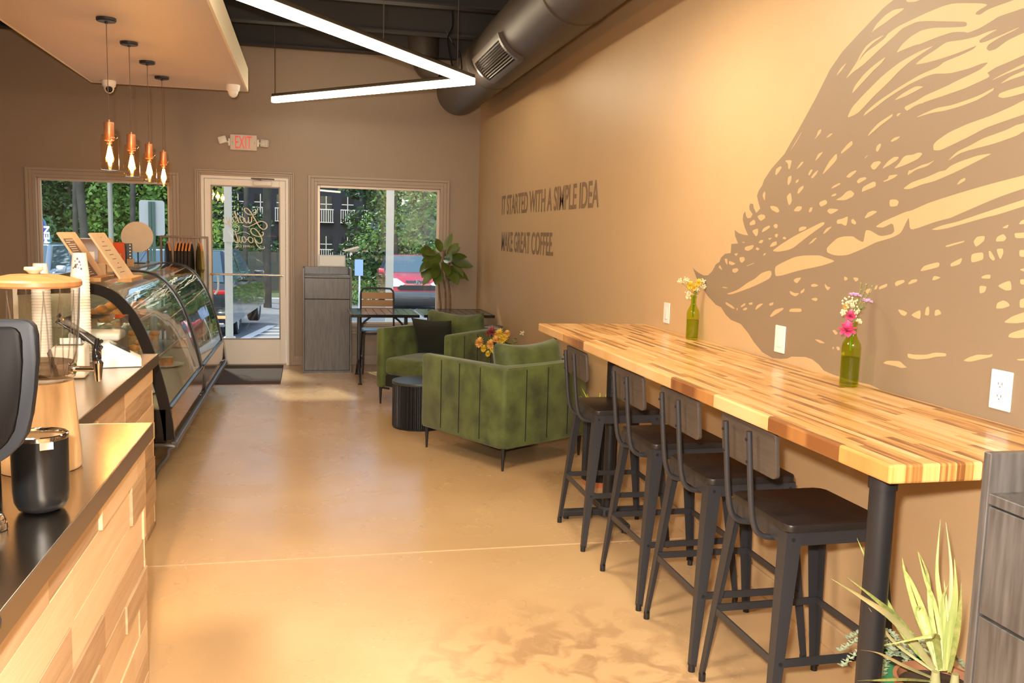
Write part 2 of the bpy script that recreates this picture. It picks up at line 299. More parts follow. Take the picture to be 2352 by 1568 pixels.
MURAL_LIGHT=[[(4.003,1.465),(3.972,1.466),(3.967,1.435),(3.988,1.446)],
[(3.954,1.457),(3.88,1.446),(3.917,1.436),(3.954,1.441)],
[(3.85,1.476),(3.805,1.48),(3.793,1.465),(3.822,1.45),(3.845,1.459)],
[(3.78,1.438),(3.707,1.456),(3.702,1.454),(3.768,1.438)],
[(4.066,1.421),(4.047,1.434),(4.017,1.407)],
[(3.915,1.419),(3.865,1.426),(3.85,1.416),(3.878,1.402),(3.911,1.404)],
[(3.519,1.443),(3.486,1.457),(3.368,1.491),(3.298,1.5),(3.177,1.504),(3.135,1.496),(3.063,1.485),(3.166,1.462),(3.317,1.439),(3.459,1.41),(3.511,1.404)],
[(3.965,1.297),(3.852,1.322),(3.751,1.365),(3.69,1.384),(3.633,1.413),(3.571,1.426),(3.549,1.426),(3.542,1.41),(3.56,1.391),(3.694,1.35),(3.818,1.319),(3.917,1.297)],
[(4.018,1.326),(3.987,1.33),(3.943,1.327),(3.982,1.323)],
[(3.965,1.259),(3.894,1.246),(3.862,1.233),(3.892,1.232),(3.964,1.247)],
[(3.848,1.238),(3.835,1.239),(3.841,1.227),(3.849,1.228)],
[(3.81,1.251),(3.779,1.266),(3.763,1.268),(3.77,1.256),(3.805,1.245)],
[(3.735,1.271),(3.697,1.278),(3.699,1.266),(3.729,1.264)],
[(3.79,1.237),(3.761,1.249),(3.741,1.247),(3.759,1.235),(3.785,1.234)],
[(3.67,1.248),(3.657,1.266),(3.628,1.277),(3.596,1.28),(3.637,1.258),(3.662,1.247)],
[(3.55,1.284),(3.508,1.293),(3.517,1.279),(3.546,1.274)],
[(3.537,1.23),(3.497,1.261),(3.429,1.276),(3.425,1.269),(3.468,1.249),(3.525,1.226)],
[(3.384,1.262),(3.369,1.277),(3.285,1.285),(3.282,1.27)],
[(3.362,1.394),(3.345,1.405),(3.297,1.411),(3.332,1.383)],
[(3.226,1.385),(3.202,1.391),(3.168,1.386),(3.197,1.378),(3.222,1.378)],
[(3.13,1.396),(3.107,1.384),(3.086,1.384),(3.105,1.369),(3.124,1.381)],
[(3.388,1.351),(3.344,1.343),(3.305,1.346),(3.336,1.329),(3.376,1.336)],
[(3.301,1.353),(3.27,1.369),(3.274,1.353),(3.299,1.344)],
[(3.222,1.328),(3.186,1.337),(3.168,1.332),(3.182,1.321)],
[(3.004,1.43),(2.98,1.426),(2.98,1.417),(3,1.414)],
[(2.948,1.429),(2.915,1.429),(2.911,1.422),(2.928,1.413)],
[(3.175,1.171),(3.137,1.173),(3.095,1.165),(3.135,1.16)],
[(3.056,1.219),(3.04,1.224),(3.016,1.213),(3.032,1.204)],
[(3.047,1.155),(3.037,1.159),(3.037,1.149),(3.046,1.149)],
[(3.024,1.16),(3.002,1.163),(2.995,1.152),(3.011,1.147)],
[(2.991,1.137),(2.968,1.151),(2.964,1.134)],
[(3.132,1.534),(3.067,1.572),(3.025,1.579),(2.964,1.58),(2.938,1.569),(2.897,1.557),(2.891,1.603),(2.864,1.602),(2.81,1.583),(2.787,1.582),(2.743,1.588),(2.725,1.597),(2.734,1.621),(2.745,1.626),(2.79,1.611),(2.826,1.613),(2.831,1.616),(2.793,1.632),(2.745,1.645),(2.673,1.664),(2.642,1.668),(2.561,1.691),(2.434,1.715),(2.311,1.736),(2.164,1.757),(2.059,1.775),(2.055,1.743),(2.16,1.721),(2.266,1.697),(2.444,1.644),(2.452,1.641),(2.515,1.631),(2.644,1.6),(2.653,1.637),(2.655,1.644),(2.664,1.634),(2.69,1.592),(2.742,1.575),(2.824,1.56),(2.898,1.535),(2.988,1.51),(3.045,1.506),(3.086,1.508),(3.128,1.517)],
[(2.541,1.604),(2.49,1.618),(2.424,1.628),(2.373,1.64),(2.301,1.657),(2.156,1.69),(2.051,1.711),(2.049,1.692),(2.154,1.671),(2.26,1.647),(2.299,1.641),(2.38,1.625),(2.466,1.608),(2.512,1.603)],
[(2.236,1.609),(2.221,1.616),(2.21,1.619),(2.215,1.608)],
[(2.174,1.619),(2.165,1.63),(2.146,1.634),(2.124,1.631),(2.13,1.622),(2.155,1.62)],
[(2.187,1.594),(2.167,1.595),(2.124,1.598),(2.118,1.583),(2.181,1.579)],
[(2.346,1.568),(2.333,1.583),(2.3,1.586),(2.301,1.571),(2.333,1.551)],
[(2.256,1.569),(2.252,1.583),(2.228,1.592),(2.214,1.581),(2.222,1.571)],
[(2.469,1.553),(2.425,1.563),(2.382,1.571),(2.386,1.566),(2.459,1.549)],
[(2.348,1.503),(2.35,1.531),(2.301,1.538),(2.297,1.515)],
[(2.28,1.542),(2.271,1.541),(2.25,1.518),(2.259,1.513),(2.275,1.523)],
[(2.251,1.548),(2.224,1.55),(2.221,1.537),(2.229,1.519),(2.235,1.521)],
[(2.163,1.548),(2.117,1.546),(2.119,1.529),(2.16,1.527)],
[(2.58,1.466),(2.56,1.487),(2.495,1.501),(2.486,1.496),(2.489,1.485)],
[(2.438,1.498),(2.385,1.52),(2.393,1.498),(2.434,1.488)],
[(2.157,1.492),(2.129,1.498),(2.111,1.493),(2.131,1.485)],
[(2.3,1.464),(2.282,1.471),(2.263,1.472),(2.263,1.46),(2.297,1.459)],
[(2.305,1.437),(2.274,1.437),(2.28,1.419),(2.301,1.413)],
[(2.235,1.441),(2.185,1.461),(2.176,1.432),(2.2,1.429)],
[(2.15,1.465),(2.107,1.465),(2.106,1.451),(2.147,1.45)],
[(2.231,1.374),(2.228,1.391),(2.205,1.401),(2.187,1.396),(2.177,1.387),(2.204,1.377)],
[(2.142,1.383),(2.144,1.407),(2.123,1.414),(2.096,1.402),(2.102,1.39)],
[(2.199,1.336),(2.167,1.357),(2.125,1.373),(2.015,1.408),(2.012,1.387),(2.094,1.352),(2.146,1.339)],
[(2.175,1.296),(2.169,1.308),(2.12,1.326),(2.009,1.358),(2.005,1.328),(2.088,1.308),(2.141,1.297)],
[(2.138,1.237),(2.11,1.243),(2.03,1.258),(2.029,1.25),(2.123,1.235)],
[(2.347,1.203),(2.318,1.219),(2.286,1.231),(2.242,1.235),(2.227,1.241),(2.229,1.232),(2.26,1.222),(2.316,1.204)],
[(2.608,1.191),(2.574,1.191),(2.511,1.199),(2.474,1.212),(2.421,1.216),(2.422,1.206),(2.463,1.2),(2.505,1.187),(2.557,1.177),(2.603,1.176)],
[(2.734,1.14),(2.712,1.151),(2.643,1.16),(2.623,1.15),(2.602,1.143),(2.635,1.137),(2.662,1.139),(2.716,1.138)],
[(2.516,1.442),(2.508,1.457),(2.473,1.453),(2.502,1.443)],
[(2.703,1.421),(2.692,1.43),(2.655,1.436),(2.649,1.428),(2.695,1.41)],
[(2.633,1.425),(2.614,1.439),(2.587,1.441),(2.588,1.433),(2.628,1.421)],
[(2.788,1.393),(2.787,1.404),(2.742,1.419),(2.743,1.407)],
[(2.864,1.379),(2.859,1.391),(2.827,1.396),(2.829,1.383),(2.851,1.375)],
[(2.815,1.391),(2.808,1.406),(2.796,1.41),(2.798,1.396)],
[(2.677,1.334),(2.643,1.332),(2.623,1.326),(2.635,1.314),(2.657,1.317)],
[(2.609,1.32),(2.558,1.344),(2.556,1.309)],
[(2.537,1.326),(2.534,1.351),(2.521,1.357),(2.516,1.344),(2.517,1.327)],
[(2.49,1.327),(2.49,1.347),(2.472,1.351),(2.457,1.338)],
[(3.593,1.706),(3.566,1.707),(3.528,1.7),(3.507,1.683),(3.525,1.676),(3.576,1.69)],
[(3.396,1.681),(3.37,1.7),(3.332,1.699),(3.331,1.688),(3.353,1.678)],
[(3.279,1.673),(3.271,1.692),(3.25,1.694),(3.256,1.676)],
[(3.666,1.755),(3.65,1.772),(3.64,1.769),(3.64,1.728)],
[(3.458,1.743),(3.426,1.76),(3.41,1.721),(3.434,1.703)],
[(3.374,1.753),(3.365,1.772),(3.329,1.784),(3.329,1.771),(3.362,1.751)],
[(3.393,1.794),(3.389,1.806),(3.368,1.811),(3.371,1.8)],
[(3.457,1.795),(3.455,1.824),(3.427,1.829),(3.428,1.805),(3.447,1.789)],
[(3.564,1.842),(3.559,1.864),(3.526,1.873),(3.51,1.87),(3.527,1.853),(3.555,1.837)],
[(3.492,1.895),(3.431,1.893),(3.444,1.857),(3.457,1.857),(3.462,1.88)],
[(3.396,1.85),(3.357,1.88),(3.337,1.878),(3.362,1.862)],
[(3.3,1.826),(3.283,1.844),(3.266,1.842),(3.29,1.819)],
[(3.278,1.811),(3.258,1.827),(3.226,1.84),(3.238,1.823),(3.265,1.808)],
[(3.257,1.874),(3.235,1.902),(3.199,1.908),(3.227,1.888)],
[(3.199,1.818),(3.156,1.865),(3.117,1.889),(3.106,1.892),(3.102,1.875),(3.114,1.862),(3.176,1.827)],
[(3.081,1.894),(3.045,1.919),(3.013,1.933),(3.006,1.917),(3.043,1.901),(3.076,1.889)],
[(3.275,1.958),(3.256,1.973),(3.246,1.993),(3.223,1.997),(3.229,1.981)],
[(3.189,1.958),(3.163,1.972),(3.14,1.972),(3.162,1.962)],
[(2.865,1.883),(2.86,1.899),(2.84,1.907),(2.835,1.897),(2.852,1.877)],
[(2.786,1.906),(2.763,1.918),(2.73,1.92),(2.752,1.909)],
[(2.932,1.858),(2.918,1.868),(2.903,1.871)],
[(2.889,1.83),(2.873,1.843),(2.843,1.845),(2.826,1.84),(2.86,1.816),(2.875,1.818)],
[(2.823,1.815),(2.792,1.839),(2.76,1.853),(2.73,1.851),(2.739,1.841),(2.781,1.826)],
[(3.036,1.801),(3.01,1.815),(2.975,1.822),(2.971,1.816),(3.013,1.795)],
[(2.966,1.781),(2.947,1.792),(2.914,1.793),(2.904,1.787),(2.955,1.771)],
[(2.931,1.74),(2.926,1.758),(2.865,1.775),(2.849,1.771),(2.85,1.756),(2.898,1.747)],
[(3.131,1.76),(3.115,1.771),(3.075,1.781),(3.065,1.776),(3.096,1.767)],
[(3.125,1.733),(3.111,1.74),(3.089,1.742),(3.095,1.733),(3.122,1.731)],
[(3.096,1.717),(3.056,1.727),(3.024,1.746),(2.999,1.75),(2.974,1.737),(2.982,1.726),(3.032,1.713)],
[(3.205,1.705),(3.2,1.713),(3.163,1.72),(3.149,1.712),(3.152,1.703),(3.191,1.693)],
[(3.148,1.676),(3.131,1.686),(3.061,1.681),(3.12,1.662)],
[(3.077,1.632),(3.072,1.642),(3.041,1.645),(3.003,1.655),(3.009,1.619),(3.026,1.62),(3.044,1.627),(3.07,1.626)],
[(2.983,1.641),(2.97,1.644),(2.949,1.631),(2.953,1.622),(2.979,1.628)],
[(2.902,1.647),(2.883,1.666),(2.853,1.672),(2.826,1.668),(2.861,1.654),(2.894,1.645)],
[(2.765,1.696),(2.762,1.708),(2.728,1.707),(2.713,1.699),(2.72,1.684),(2.759,1.683)],
[(3.343,1.595),(3.342,1.611),(3.319,1.617),(3.285,1.616),(3.287,1.607)],
[(3.552,1.512),(3.479,1.542),(3.382,1.576),(3.277,1.606),(3.178,1.633),(3.157,1.633),(3.161,1.623),(3.23,1.595),(3.28,1.573),(3.312,1.559),(3.377,1.529),(3.418,1.519),(3.497,1.51)],
[(3.268,1.543),(3.227,1.569),(3.202,1.574),(3.232,1.554)],
[(3.163,1.59),(3.144,1.609),(3.103,1.618),(3.13,1.6),(3.156,1.588)],
[(3.702,1.663),(3.672,1.672),(3.636,1.67),(3.624,1.656),(3.668,1.641)],
[(3.771,1.634),(3.735,1.65),(3.716,1.644),(3.714,1.628),(3.763,1.623)],
[(3.745,1.6),(3.685,1.611),(3.685,1.582),(3.702,1.573)],
[(3.654,1.592),(3.64,1.61),(3.587,1.624),(3.578,1.615),(3.623,1.598)],
[(3.554,1.623),(3.531,1.63),(3.515,1.625),(3.517,1.611),(3.54,1.611)],
[(3.535,1.585),(3.508,1.587),(3.512,1.572),(3.531,1.572)],
[(3.592,1.567),(3.557,1.57),(3.579,1.559)],
[(3.471,1.568),(3.455,1.576),(3.435,1.568),(3.452,1.563)],
[(3.576,1.529),(3.555,1.548),(3.518,1.556),(3.512,1.541),(3.538,1.533)],
[(3.677,1.546),(3.658,1.559),(3.63,1.559),(3.644,1.544)],
[(3.803,1.512),(3.8,1.526),(3.713,1.537),(3.727,1.518),(3.768,1.507)],
[(3.698,1.516),(3.691,1.526),(3.66,1.521),(3.673,1.512)],
[(3.84,1.548),(3.801,1.548),(3.815,1.543)],
[(3.907,1.492),(3.862,1.495),(3.883,1.48)],
[(3.624,1.487),(3.623,1.5),(3.596,1.502)],
[(3.457,1.927),(3.44,1.94),(3.402,1.973),(3.368,2.002),(3.371,1.995),(3.414,1.956)],
[(2.92,1.937),(2.907,1.951),(2.862,1.978),(2.782,2.002),(2.785,1.991),(2.838,1.972),(2.888,1.95)],
[(2.761,1.989),(2.759,1.998),(2.737,1.999),(2.751,1.99)],
[(2.726,2.016),(2.667,2.026),(2.623,2.039),(2.568,2.047),(2.486,2.06),(2.424,2.06),(2.387,2.066),(2.353,2.071),(2.334,2.053),(2.384,2.044),(2.436,2.035),(2.531,2.026),(2.605,2.02),(2.67,2.013),(2.709,2)],
[(2.663,1.973),(2.62,1.982),(2.558,1.992),(2.492,1.991),(2.413,1.999),(2.366,2.006),(2.314,2.019),(2.319,2.01),(2.378,1.992),(2.454,1.982),(2.521,1.978),(2.58,1.979),(2.62,1.976)],
[(2.786,1.908),(2.763,1.919),(2.729,1.92),(2.77,1.905)],
[(2.559,1.859),(2.562,1.875),(2.549,1.886),(2.494,1.908),(2.408,1.926),(2.324,1.937),(2.242,1.954),(2.197,1.966),(2.097,1.977),(2.093,1.944),(2.192,1.926),(2.256,1.917),(2.336,1.905),(2.4,1.886),(2.522,1.856),(2.541,1.856)],
[(2.492,1.817),(2.449,1.845),(2.396,1.858),(2.343,1.875),(2.25,1.89),(2.216,1.9),(2.189,1.902),(2.089,1.917),(2.088,1.903),(2.187,1.879),(2.207,1.87),(2.294,1.855),(2.333,1.851),(2.395,1.845),(2.437,1.839)],
[(2.697,1.742),(2.656,1.761),(2.575,1.775),(2.521,1.789),(2.495,1.79),(2.473,1.803),(2.434,1.813),(2.358,1.826),(2.297,1.828),(2.342,1.814),(2.438,1.785),(2.496,1.77),(2.541,1.759),(2.605,1.751),(2.654,1.74),(2.675,1.739)],
[(2.439,1.743),(2.424,1.757),(2.403,1.763),(2.402,1.754),(2.429,1.744)],
[(2.757,1.811),(2.725,1.831),(2.71,1.847),(2.693,1.853),(2.659,1.852),(2.636,1.857),(2.615,1.855),(2.612,1.849),(2.631,1.836),(2.698,1.82)],
[(2.68,1.785),(2.674,1.802),(2.661,1.801),(2.612,1.815),(2.58,1.818),(2.547,1.827),(2.583,1.809),(2.636,1.802),(2.664,1.791)],
[(2.809,1.773),(2.782,1.779),(2.779,1.791),(2.727,1.792),(2.746,1.782),(2.777,1.774),(2.804,1.77)],
[(2.297,1.99),(2.292,1.999),(2.248,2.004),(2.202,2.007),(2.101,2.015),(2.098,1.991),(2.2,1.986),(2.245,1.983),(2.277,1.983)],
[(2.943,2.302),(2.91,2.33),(2.865,2.348),(2.82,2.356),(2.761,2.348),(2.774,2.341),(2.817,2.333),(2.862,2.322),(2.913,2.312)],
[(3.018,2.215),(2.998,2.239),(2.966,2.263),(2.923,2.275),(2.862,2.282),(2.884,2.274),(2.922,2.266),(2.959,2.25),(2.987,2.234),(3.005,2.214),(2.973,2.238),(2.901,2.256),(2.86,2.268),(2.843,2.281),(2.786,2.294),(2.717,2.3),(2.643,2.306),(2.572,2.309),(2.518,2.306),(2.397,2.277),(2.368,2.266),(2.412,2.258),(2.421,2.25),(2.4,2.244),(2.367,2.253),(2.286,2.255),(2.232,2.256),(2.187,2.25),(2.184,2.222),(2.229,2.224),(2.269,2.223),(2.323,2.222),(2.352,2.214),(2.398,2.204),(2.447,2.201),(2.459,2.207),(2.515,2.218),(2.58,2.217),(2.639,2.213),(2.668,2.211),(2.689,2.213),(2.758,2.209),(2.791,2.205),(2.76,2.229),(2.719,2.245),(2.665,2.255),(2.604,2.25),(2.536,2.236),(2.453,2.221),(2.453,2.236),(2.558,2.26),(2.639,2.279),(2.694,2.288),(2.766,2.282),(2.792,2.271),(2.835,2.254),(2.898,2.23),(2.973,2.199),(3.043,2.181),(3.083,2.164),(3.049,2.191)],
[(3.149,2.185),(3.121,2.21),(3.08,2.227),(3.109,2.202)],
[(3.037,2.102),(3.021,2.13),(2.969,2.163),(2.912,2.186),(2.841,2.205),(2.869,2.184),(2.91,2.168),(2.97,2.137)],
[(3.057,2.018),(3.027,2.055),(2.96,2.091),(2.904,2.118),(2.859,2.139),(2.775,2.168),(2.711,2.181),(2.649,2.19),(2.593,2.193),(2.648,2.18),(2.709,2.164),(2.763,2.143),(2.818,2.113),(2.899,2.076),(2.988,2.027)],
[(2.686,2.148),(2.646,2.164),(2.591,2.177),(2.539,2.193),(2.474,2.185),(2.41,2.182),(2.362,2.187),(2.319,2.186),(2.351,2.18),(2.394,2.169),(2.39,2.16),(2.366,2.159),(2.307,2.166),(2.232,2.175),(2.259,2.168),(2.313,2.16),(2.354,2.149),(2.361,2.139),(2.35,2.129),(2.322,2.129),(2.282,2.145),(2.22,2.155),(2.148,2.16),(2.14,2.101),(2.213,2.092),(2.259,2.084),(2.319,2.076),(2.37,2.058),(2.421,2.046),(2.494,2.045),(2.589,2.027),(2.648,2.011),(2.57,2.04),(2.496,2.06),(2.424,2.072),(2.377,2.081),(2.345,2.097),(2.375,2.098),(2.427,2.092),(2.511,2.091),(2.586,2.103),(2.63,2.1),(2.7,2.089),(2.763,2.074),(2.83,2.055),(2.893,2.032),(2.955,2.012),(2.942,2.026),(2.877,2.053),(2.765,2.085),(2.66,2.11),(2.568,2.121),(2.543,2.132),(2.469,2.139),(2.416,2.147),(2.399,2.156),(2.47,2.149),(2.544,2.145),(2.623,2.144)],
[(2.785,2.045),(2.74,2.062),(2.673,2.077),(2.63,2.07),(2.663,2.062),(2.721,2.051)],
[(2.333,2.04),(2.302,2.049),(2.24,2.062),(2.21,2.068),(2.166,2.075),(2.165,2.063),(2.209,2.059),(2.27,2.051)],
[(2.296,2.025),(2.253,2.041),(2.207,2.048),(2.164,2.054),(2.162,2.042),(2.206,2.036),(2.252,2.032)],
[(2.758,2.373),(2.734,2.373),(2.677,2.356),(2.706,2.355),(2.75,2.364)]]

# ------------------------------------------------------------------ materials
PAINT_TAN = mat('tan_wall_paint', (0.57, 0.385, 0.205), 0.45, noise=0.02, nscale=3, bump=0.08, bscale=220)
PAINT_TAUPE = mat('taupe_wall_paint', (0.345, 0.252, 0.172), 0.42, noise=0.02, nscale=3, bump=0.08, bscale=220)
MURAL_DARK = mat('mural_taupe_paint', (0.26, 0.190, 0.125), 0.45, bump=0.05, bscale=220)
LETTER_PAINT = mat('brown_lettering_paint', (0.25, 0.155, 0.085), 0.5)
PAINT_CREAM = mat('cream_soffit_paint', (0.62, 0.50, 0.40), 0.5)
BLACK_CEIL = mat('black_ceiling_paint', (0.030, 0.024, 0.020), 0.7)
DUCT = mat('dark_duct_paint', (0.060, 0.043, 0.030), 0.5, 0.0, noise=0.08, nscale=2)
BLACKM = mat('black_powder_coat', (0.020, 0.020, 0.023), 0.38, 0.2)
CHARM = mat('charcoal_powder_coat', (0.042, 0.042, 0.048), 0.42, 0.25, bump=0.05, bscale=400)
BLACKW = mat('black_stained_seat_board', (0.022, 0.019, 0.018), 0.38, noise=0.25, nscale=12, stretch=(1, 9, 1))
BACKW = mat('grey_brown_backrest_board', (0.085, 0.068, 0.056), 0.45, noise=0.12, nscale=10, stretch=(1, 1, 10))
PLYEDGE = mat('bare_ply_edge', (0.20, 0.15, 0.12), 0.6)
CHROME = mat('chrome', (0.8, 0.78, 0.75), 0.08, 1.0)
STEEL = mat('brushed_steel', (0.42, 0.38, 0.33), 0.2, 1.0, noise=0.05, nscale=6, bump=0.02, bscale=40, stretch=(60, 1, 1))
STEELE = mat('steel_edge_band', (0.30, 0.22, 0.15), 0.32, 0.9)
WHITEP = mat('white_plastic', (0.80, 0.79, 0.75), 0.4)
CREAMF = mat('cream_painted_aluminium', (0.92, 0.88, 0.82), 0.4)
TRIMP = mat('taupe_trim_paint', (0.40, 0.31, 0.235), 0.4)
COPPER = mat('copper_socket', (0.70, 0.30, 0.15), 0.35, 0.6)
WOODL = mat('light_turned_wood', (0.62, 0.38, 0.18), 0.45, noise=0.15, nscale=6, stretch=(8, 8, 1))
WOODO = mat('honey_wood', (0.55, 0.29, 0.10), 0.4, noise=0.2, nscale=5, stretch=(2, 12, 2))
VELVET = mat('green_velvet', (0.080, 0.108, 0.024), 0.7, noise=0.5, nscale=6, sheen=0.25, bump=0.12, bscale=25)
VELVETD = mat('dark_green_velvet', (0.010, 0.012, 0.006), 0.85, noise=0.25, nscale=6, sheen=0.08)
GREYW = mat('charcoal_woodgrain_laminate', (0.085, 0.078, 0.074), 0.28, noise=0.35, nscale=7, stretch=(9, 9, 0.8), spec=0.6)
KRAFT = mat('kraft_paper', (0.55, 0.34, 0.17), 0.7, noise=0.08)
GL_WIN = glass('window_glass', (0.93, 0.96, 0.94), 0.9, 0.0, 1.5)
GL_CASE = glass('curved_case_glass', (0.95, 0.96, 0.93), 0.9, 0.02, 1.5, bump=0.10, bscale=1.6)
GL_CLEAR = glass('clear_vessel_glass', (0.93, 0.92, 0.90), 1.0, 0.015, 1.65)
GL_LAMP = glass('lamp_shade_glass', (0.99, 0.88, 0.74), 1.0, 0.0, 1.5)
GL_GREEN = glass('green_bottle_glass', (0.76, 0.84, 0.22), 1.0, 0.02, 1.4)
LED = emis('led_diffuser', (1.0, 0.83, 0.58), 15.0)
FILAMENT = emis('bulb_glow', (1.0, 0.62, 0.22), 30.0)
FILG = emis('bulb_envelope', (1.0, 0.40, 0.09), 5.0)

# polished concrete
def floor_mat():
    m = bpy.data.materials.new('polished_tan_concrete'); m.use_nodes = True; nt = m.node_tree; N = nt.nodes.new; L = nt.links.new
    b = nt.nodes['Principled BSDF']
    tc = N('ShaderNodeTexCoord')
    n1 = N('ShaderNodeTexNoise'); n1.inputs['Scale'].default_value = 0.9; n1.inputs['Detail'].default_value = 6; L(tc.outputs['Object'], n1.inputs['Vector'])
    cr = N('ShaderNodeValToRGB'); e = cr.color_ramp.elements
    e[0].position = 0.3; e[0].color = (0.52, 0.335, 0.165, 1); e[1].position = 0.72; e[1].color = (0.645, 0.44, 0.235, 1)
    L(n1.outputs[0], cr.inputs[0])
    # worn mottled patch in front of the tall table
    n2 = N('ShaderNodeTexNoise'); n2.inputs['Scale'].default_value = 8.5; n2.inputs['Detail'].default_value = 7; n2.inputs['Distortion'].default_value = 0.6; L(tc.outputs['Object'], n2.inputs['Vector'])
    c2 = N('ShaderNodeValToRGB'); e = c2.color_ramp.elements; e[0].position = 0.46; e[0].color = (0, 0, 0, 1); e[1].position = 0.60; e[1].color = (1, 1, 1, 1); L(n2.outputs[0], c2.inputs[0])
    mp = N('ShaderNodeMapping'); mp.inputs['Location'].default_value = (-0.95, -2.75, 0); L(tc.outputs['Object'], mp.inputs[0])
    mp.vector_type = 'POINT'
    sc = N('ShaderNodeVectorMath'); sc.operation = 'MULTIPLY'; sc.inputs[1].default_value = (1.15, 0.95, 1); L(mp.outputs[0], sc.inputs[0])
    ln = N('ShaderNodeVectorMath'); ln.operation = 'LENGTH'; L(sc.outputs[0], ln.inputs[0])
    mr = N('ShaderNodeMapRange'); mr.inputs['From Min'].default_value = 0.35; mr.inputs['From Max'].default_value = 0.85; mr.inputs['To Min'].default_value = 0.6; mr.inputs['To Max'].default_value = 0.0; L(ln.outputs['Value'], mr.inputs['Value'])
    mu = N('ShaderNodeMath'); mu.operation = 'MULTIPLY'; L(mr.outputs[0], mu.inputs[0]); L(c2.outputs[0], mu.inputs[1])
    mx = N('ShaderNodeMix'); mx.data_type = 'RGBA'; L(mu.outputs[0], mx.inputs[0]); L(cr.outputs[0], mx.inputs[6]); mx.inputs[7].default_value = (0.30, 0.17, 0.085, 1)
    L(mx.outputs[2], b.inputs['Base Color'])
    n3 = N('ShaderNodeTexNoise'); n3.inputs['Scale'].default_value = 2.5; n3.inputs['Detail'].default_value = 4; L(tc.outputs['Object'], n3.inputs['Vector'])
    m3 = N('ShaderNodeMapRange'); m3.inputs['To Min'].default_value = 0.16; m3.inputs['To Max'].default_value = 0.36; L(n3.outputs[0], m3.inputs['Value']); L(m3.outputs[0], b.inputs['Roughness'])
    n4 = N('ShaderNodeTexNoise'); n4.inputs['Scale'].default_value = 7; L(tc.outputs['Object'], n4.inputs['Vector'])
    bp = N('ShaderNodeBump'); bp.inputs['Strength'].default_value = 0.05; bp.inputs['Distance'].default_value = 0.02; L(n4.outputs[0], bp.inputs['Height']); L(bp.outputs[0], b.inputs['Normal'])
    return m
FLOOR = floor_mat()

# ------------------------------------------------------------------ the room
YB, XW, XL, YF, ZC = 10.484, 1.971, -4.6, -11.2, 3.74
struct(MB().box(XL-0.15, YF-0.15, -0.12, XW+0.15, YB+0.16, 0), 'floor', FLOOR)
j = MB().box(-0.78, 4.196, 0.0, XW, 4.206, 0.0015)
struct(j, 'trim_1', mat('control_joint_filler', (0.66, 0.47, 0.28), 0.6))
struct(MB().box(XL-0.15, YF-0.15, ZC, XW+0.15, YB+0.16, ZC+0.12), 'ceiling', BLACK_CEIL)
for i in range(19):
    y = -9.9+i*1.1
    j = MB().box(XL, y-0.02, ZC-0.30, XW, y+0.02, ZC); j.box(XL, y-0.06, ZC-0.31, XW, y+0.06, ZC-0.295)
    struct(j, 'trim_%d' % (i+2), BLACK_CEIL)
W1 = (-2.80, -1.47, 0.45, 2.03); DR = (-1.14, -0.205, 0.0, 2.12); W2 = (0.115, 1.517, 0.47, 2.06)
wb_ = MB(); y0, y1 = YB, YB+0.15
wb_.box(XL-0.15, y0, 0, W1[0], y1, ZC); wb_.box(W1[0], y0, 0, W1[1], y1, W1[2]); wb_.box(W1[0], y0, W1[3], W1[1], y1, ZC)
wb_.box(W1[1], y0, 0, DR[0], y1, ZC); wb_.box(DR[0], y0, DR[3], DR[1], y1, ZC); wb_.box(DR[1], y0, 0, W2[0], y1, ZC)
wb_.box(W2[0], y0, 0, W2[1], y1, W2[2]); wb_.box(W2[0], y0, W2[3], W2[1], y1, ZC); wb_.box(W2[1], y0, 0, XW+0.15, y1, ZC)
struct(wb_, 'wall_back', PAINT_TAUPE)
struct(MB().box(XW, YF-0.15, 0, XW+0.15, YB, ZC), 'wall_right', PAINT_TAN)
struct(MB().box(XL-0.15, YF, 0, XL, YB, ZC), 'wall_left', PAINT_TAUPE)
struct(MB().box(XL-0.15, YF-0.15, 0, XW, YF, ZC), 'wall_front', PAINT_TAN)
bb = MB().box(XW-0.014, YF, 0, XW, YB, 0.10, 0.004); struct(bb, 'baseboard_right', PAINT_TAN)
bb = MB().box(DR[1]+0.06, YB-0.014, 0, XW-0.014, YB, 0.11, 0.004); bb.box(XL, YB-0.014, 0, DR[0]-0.065, YB, 0.11, 0.004)
bb.box(DR[1]+0.06, YB-0.020, 0.035, XW-0.014, YB-0.014, 0.05); struct(bb, 'baseboard_back', TRIMP)

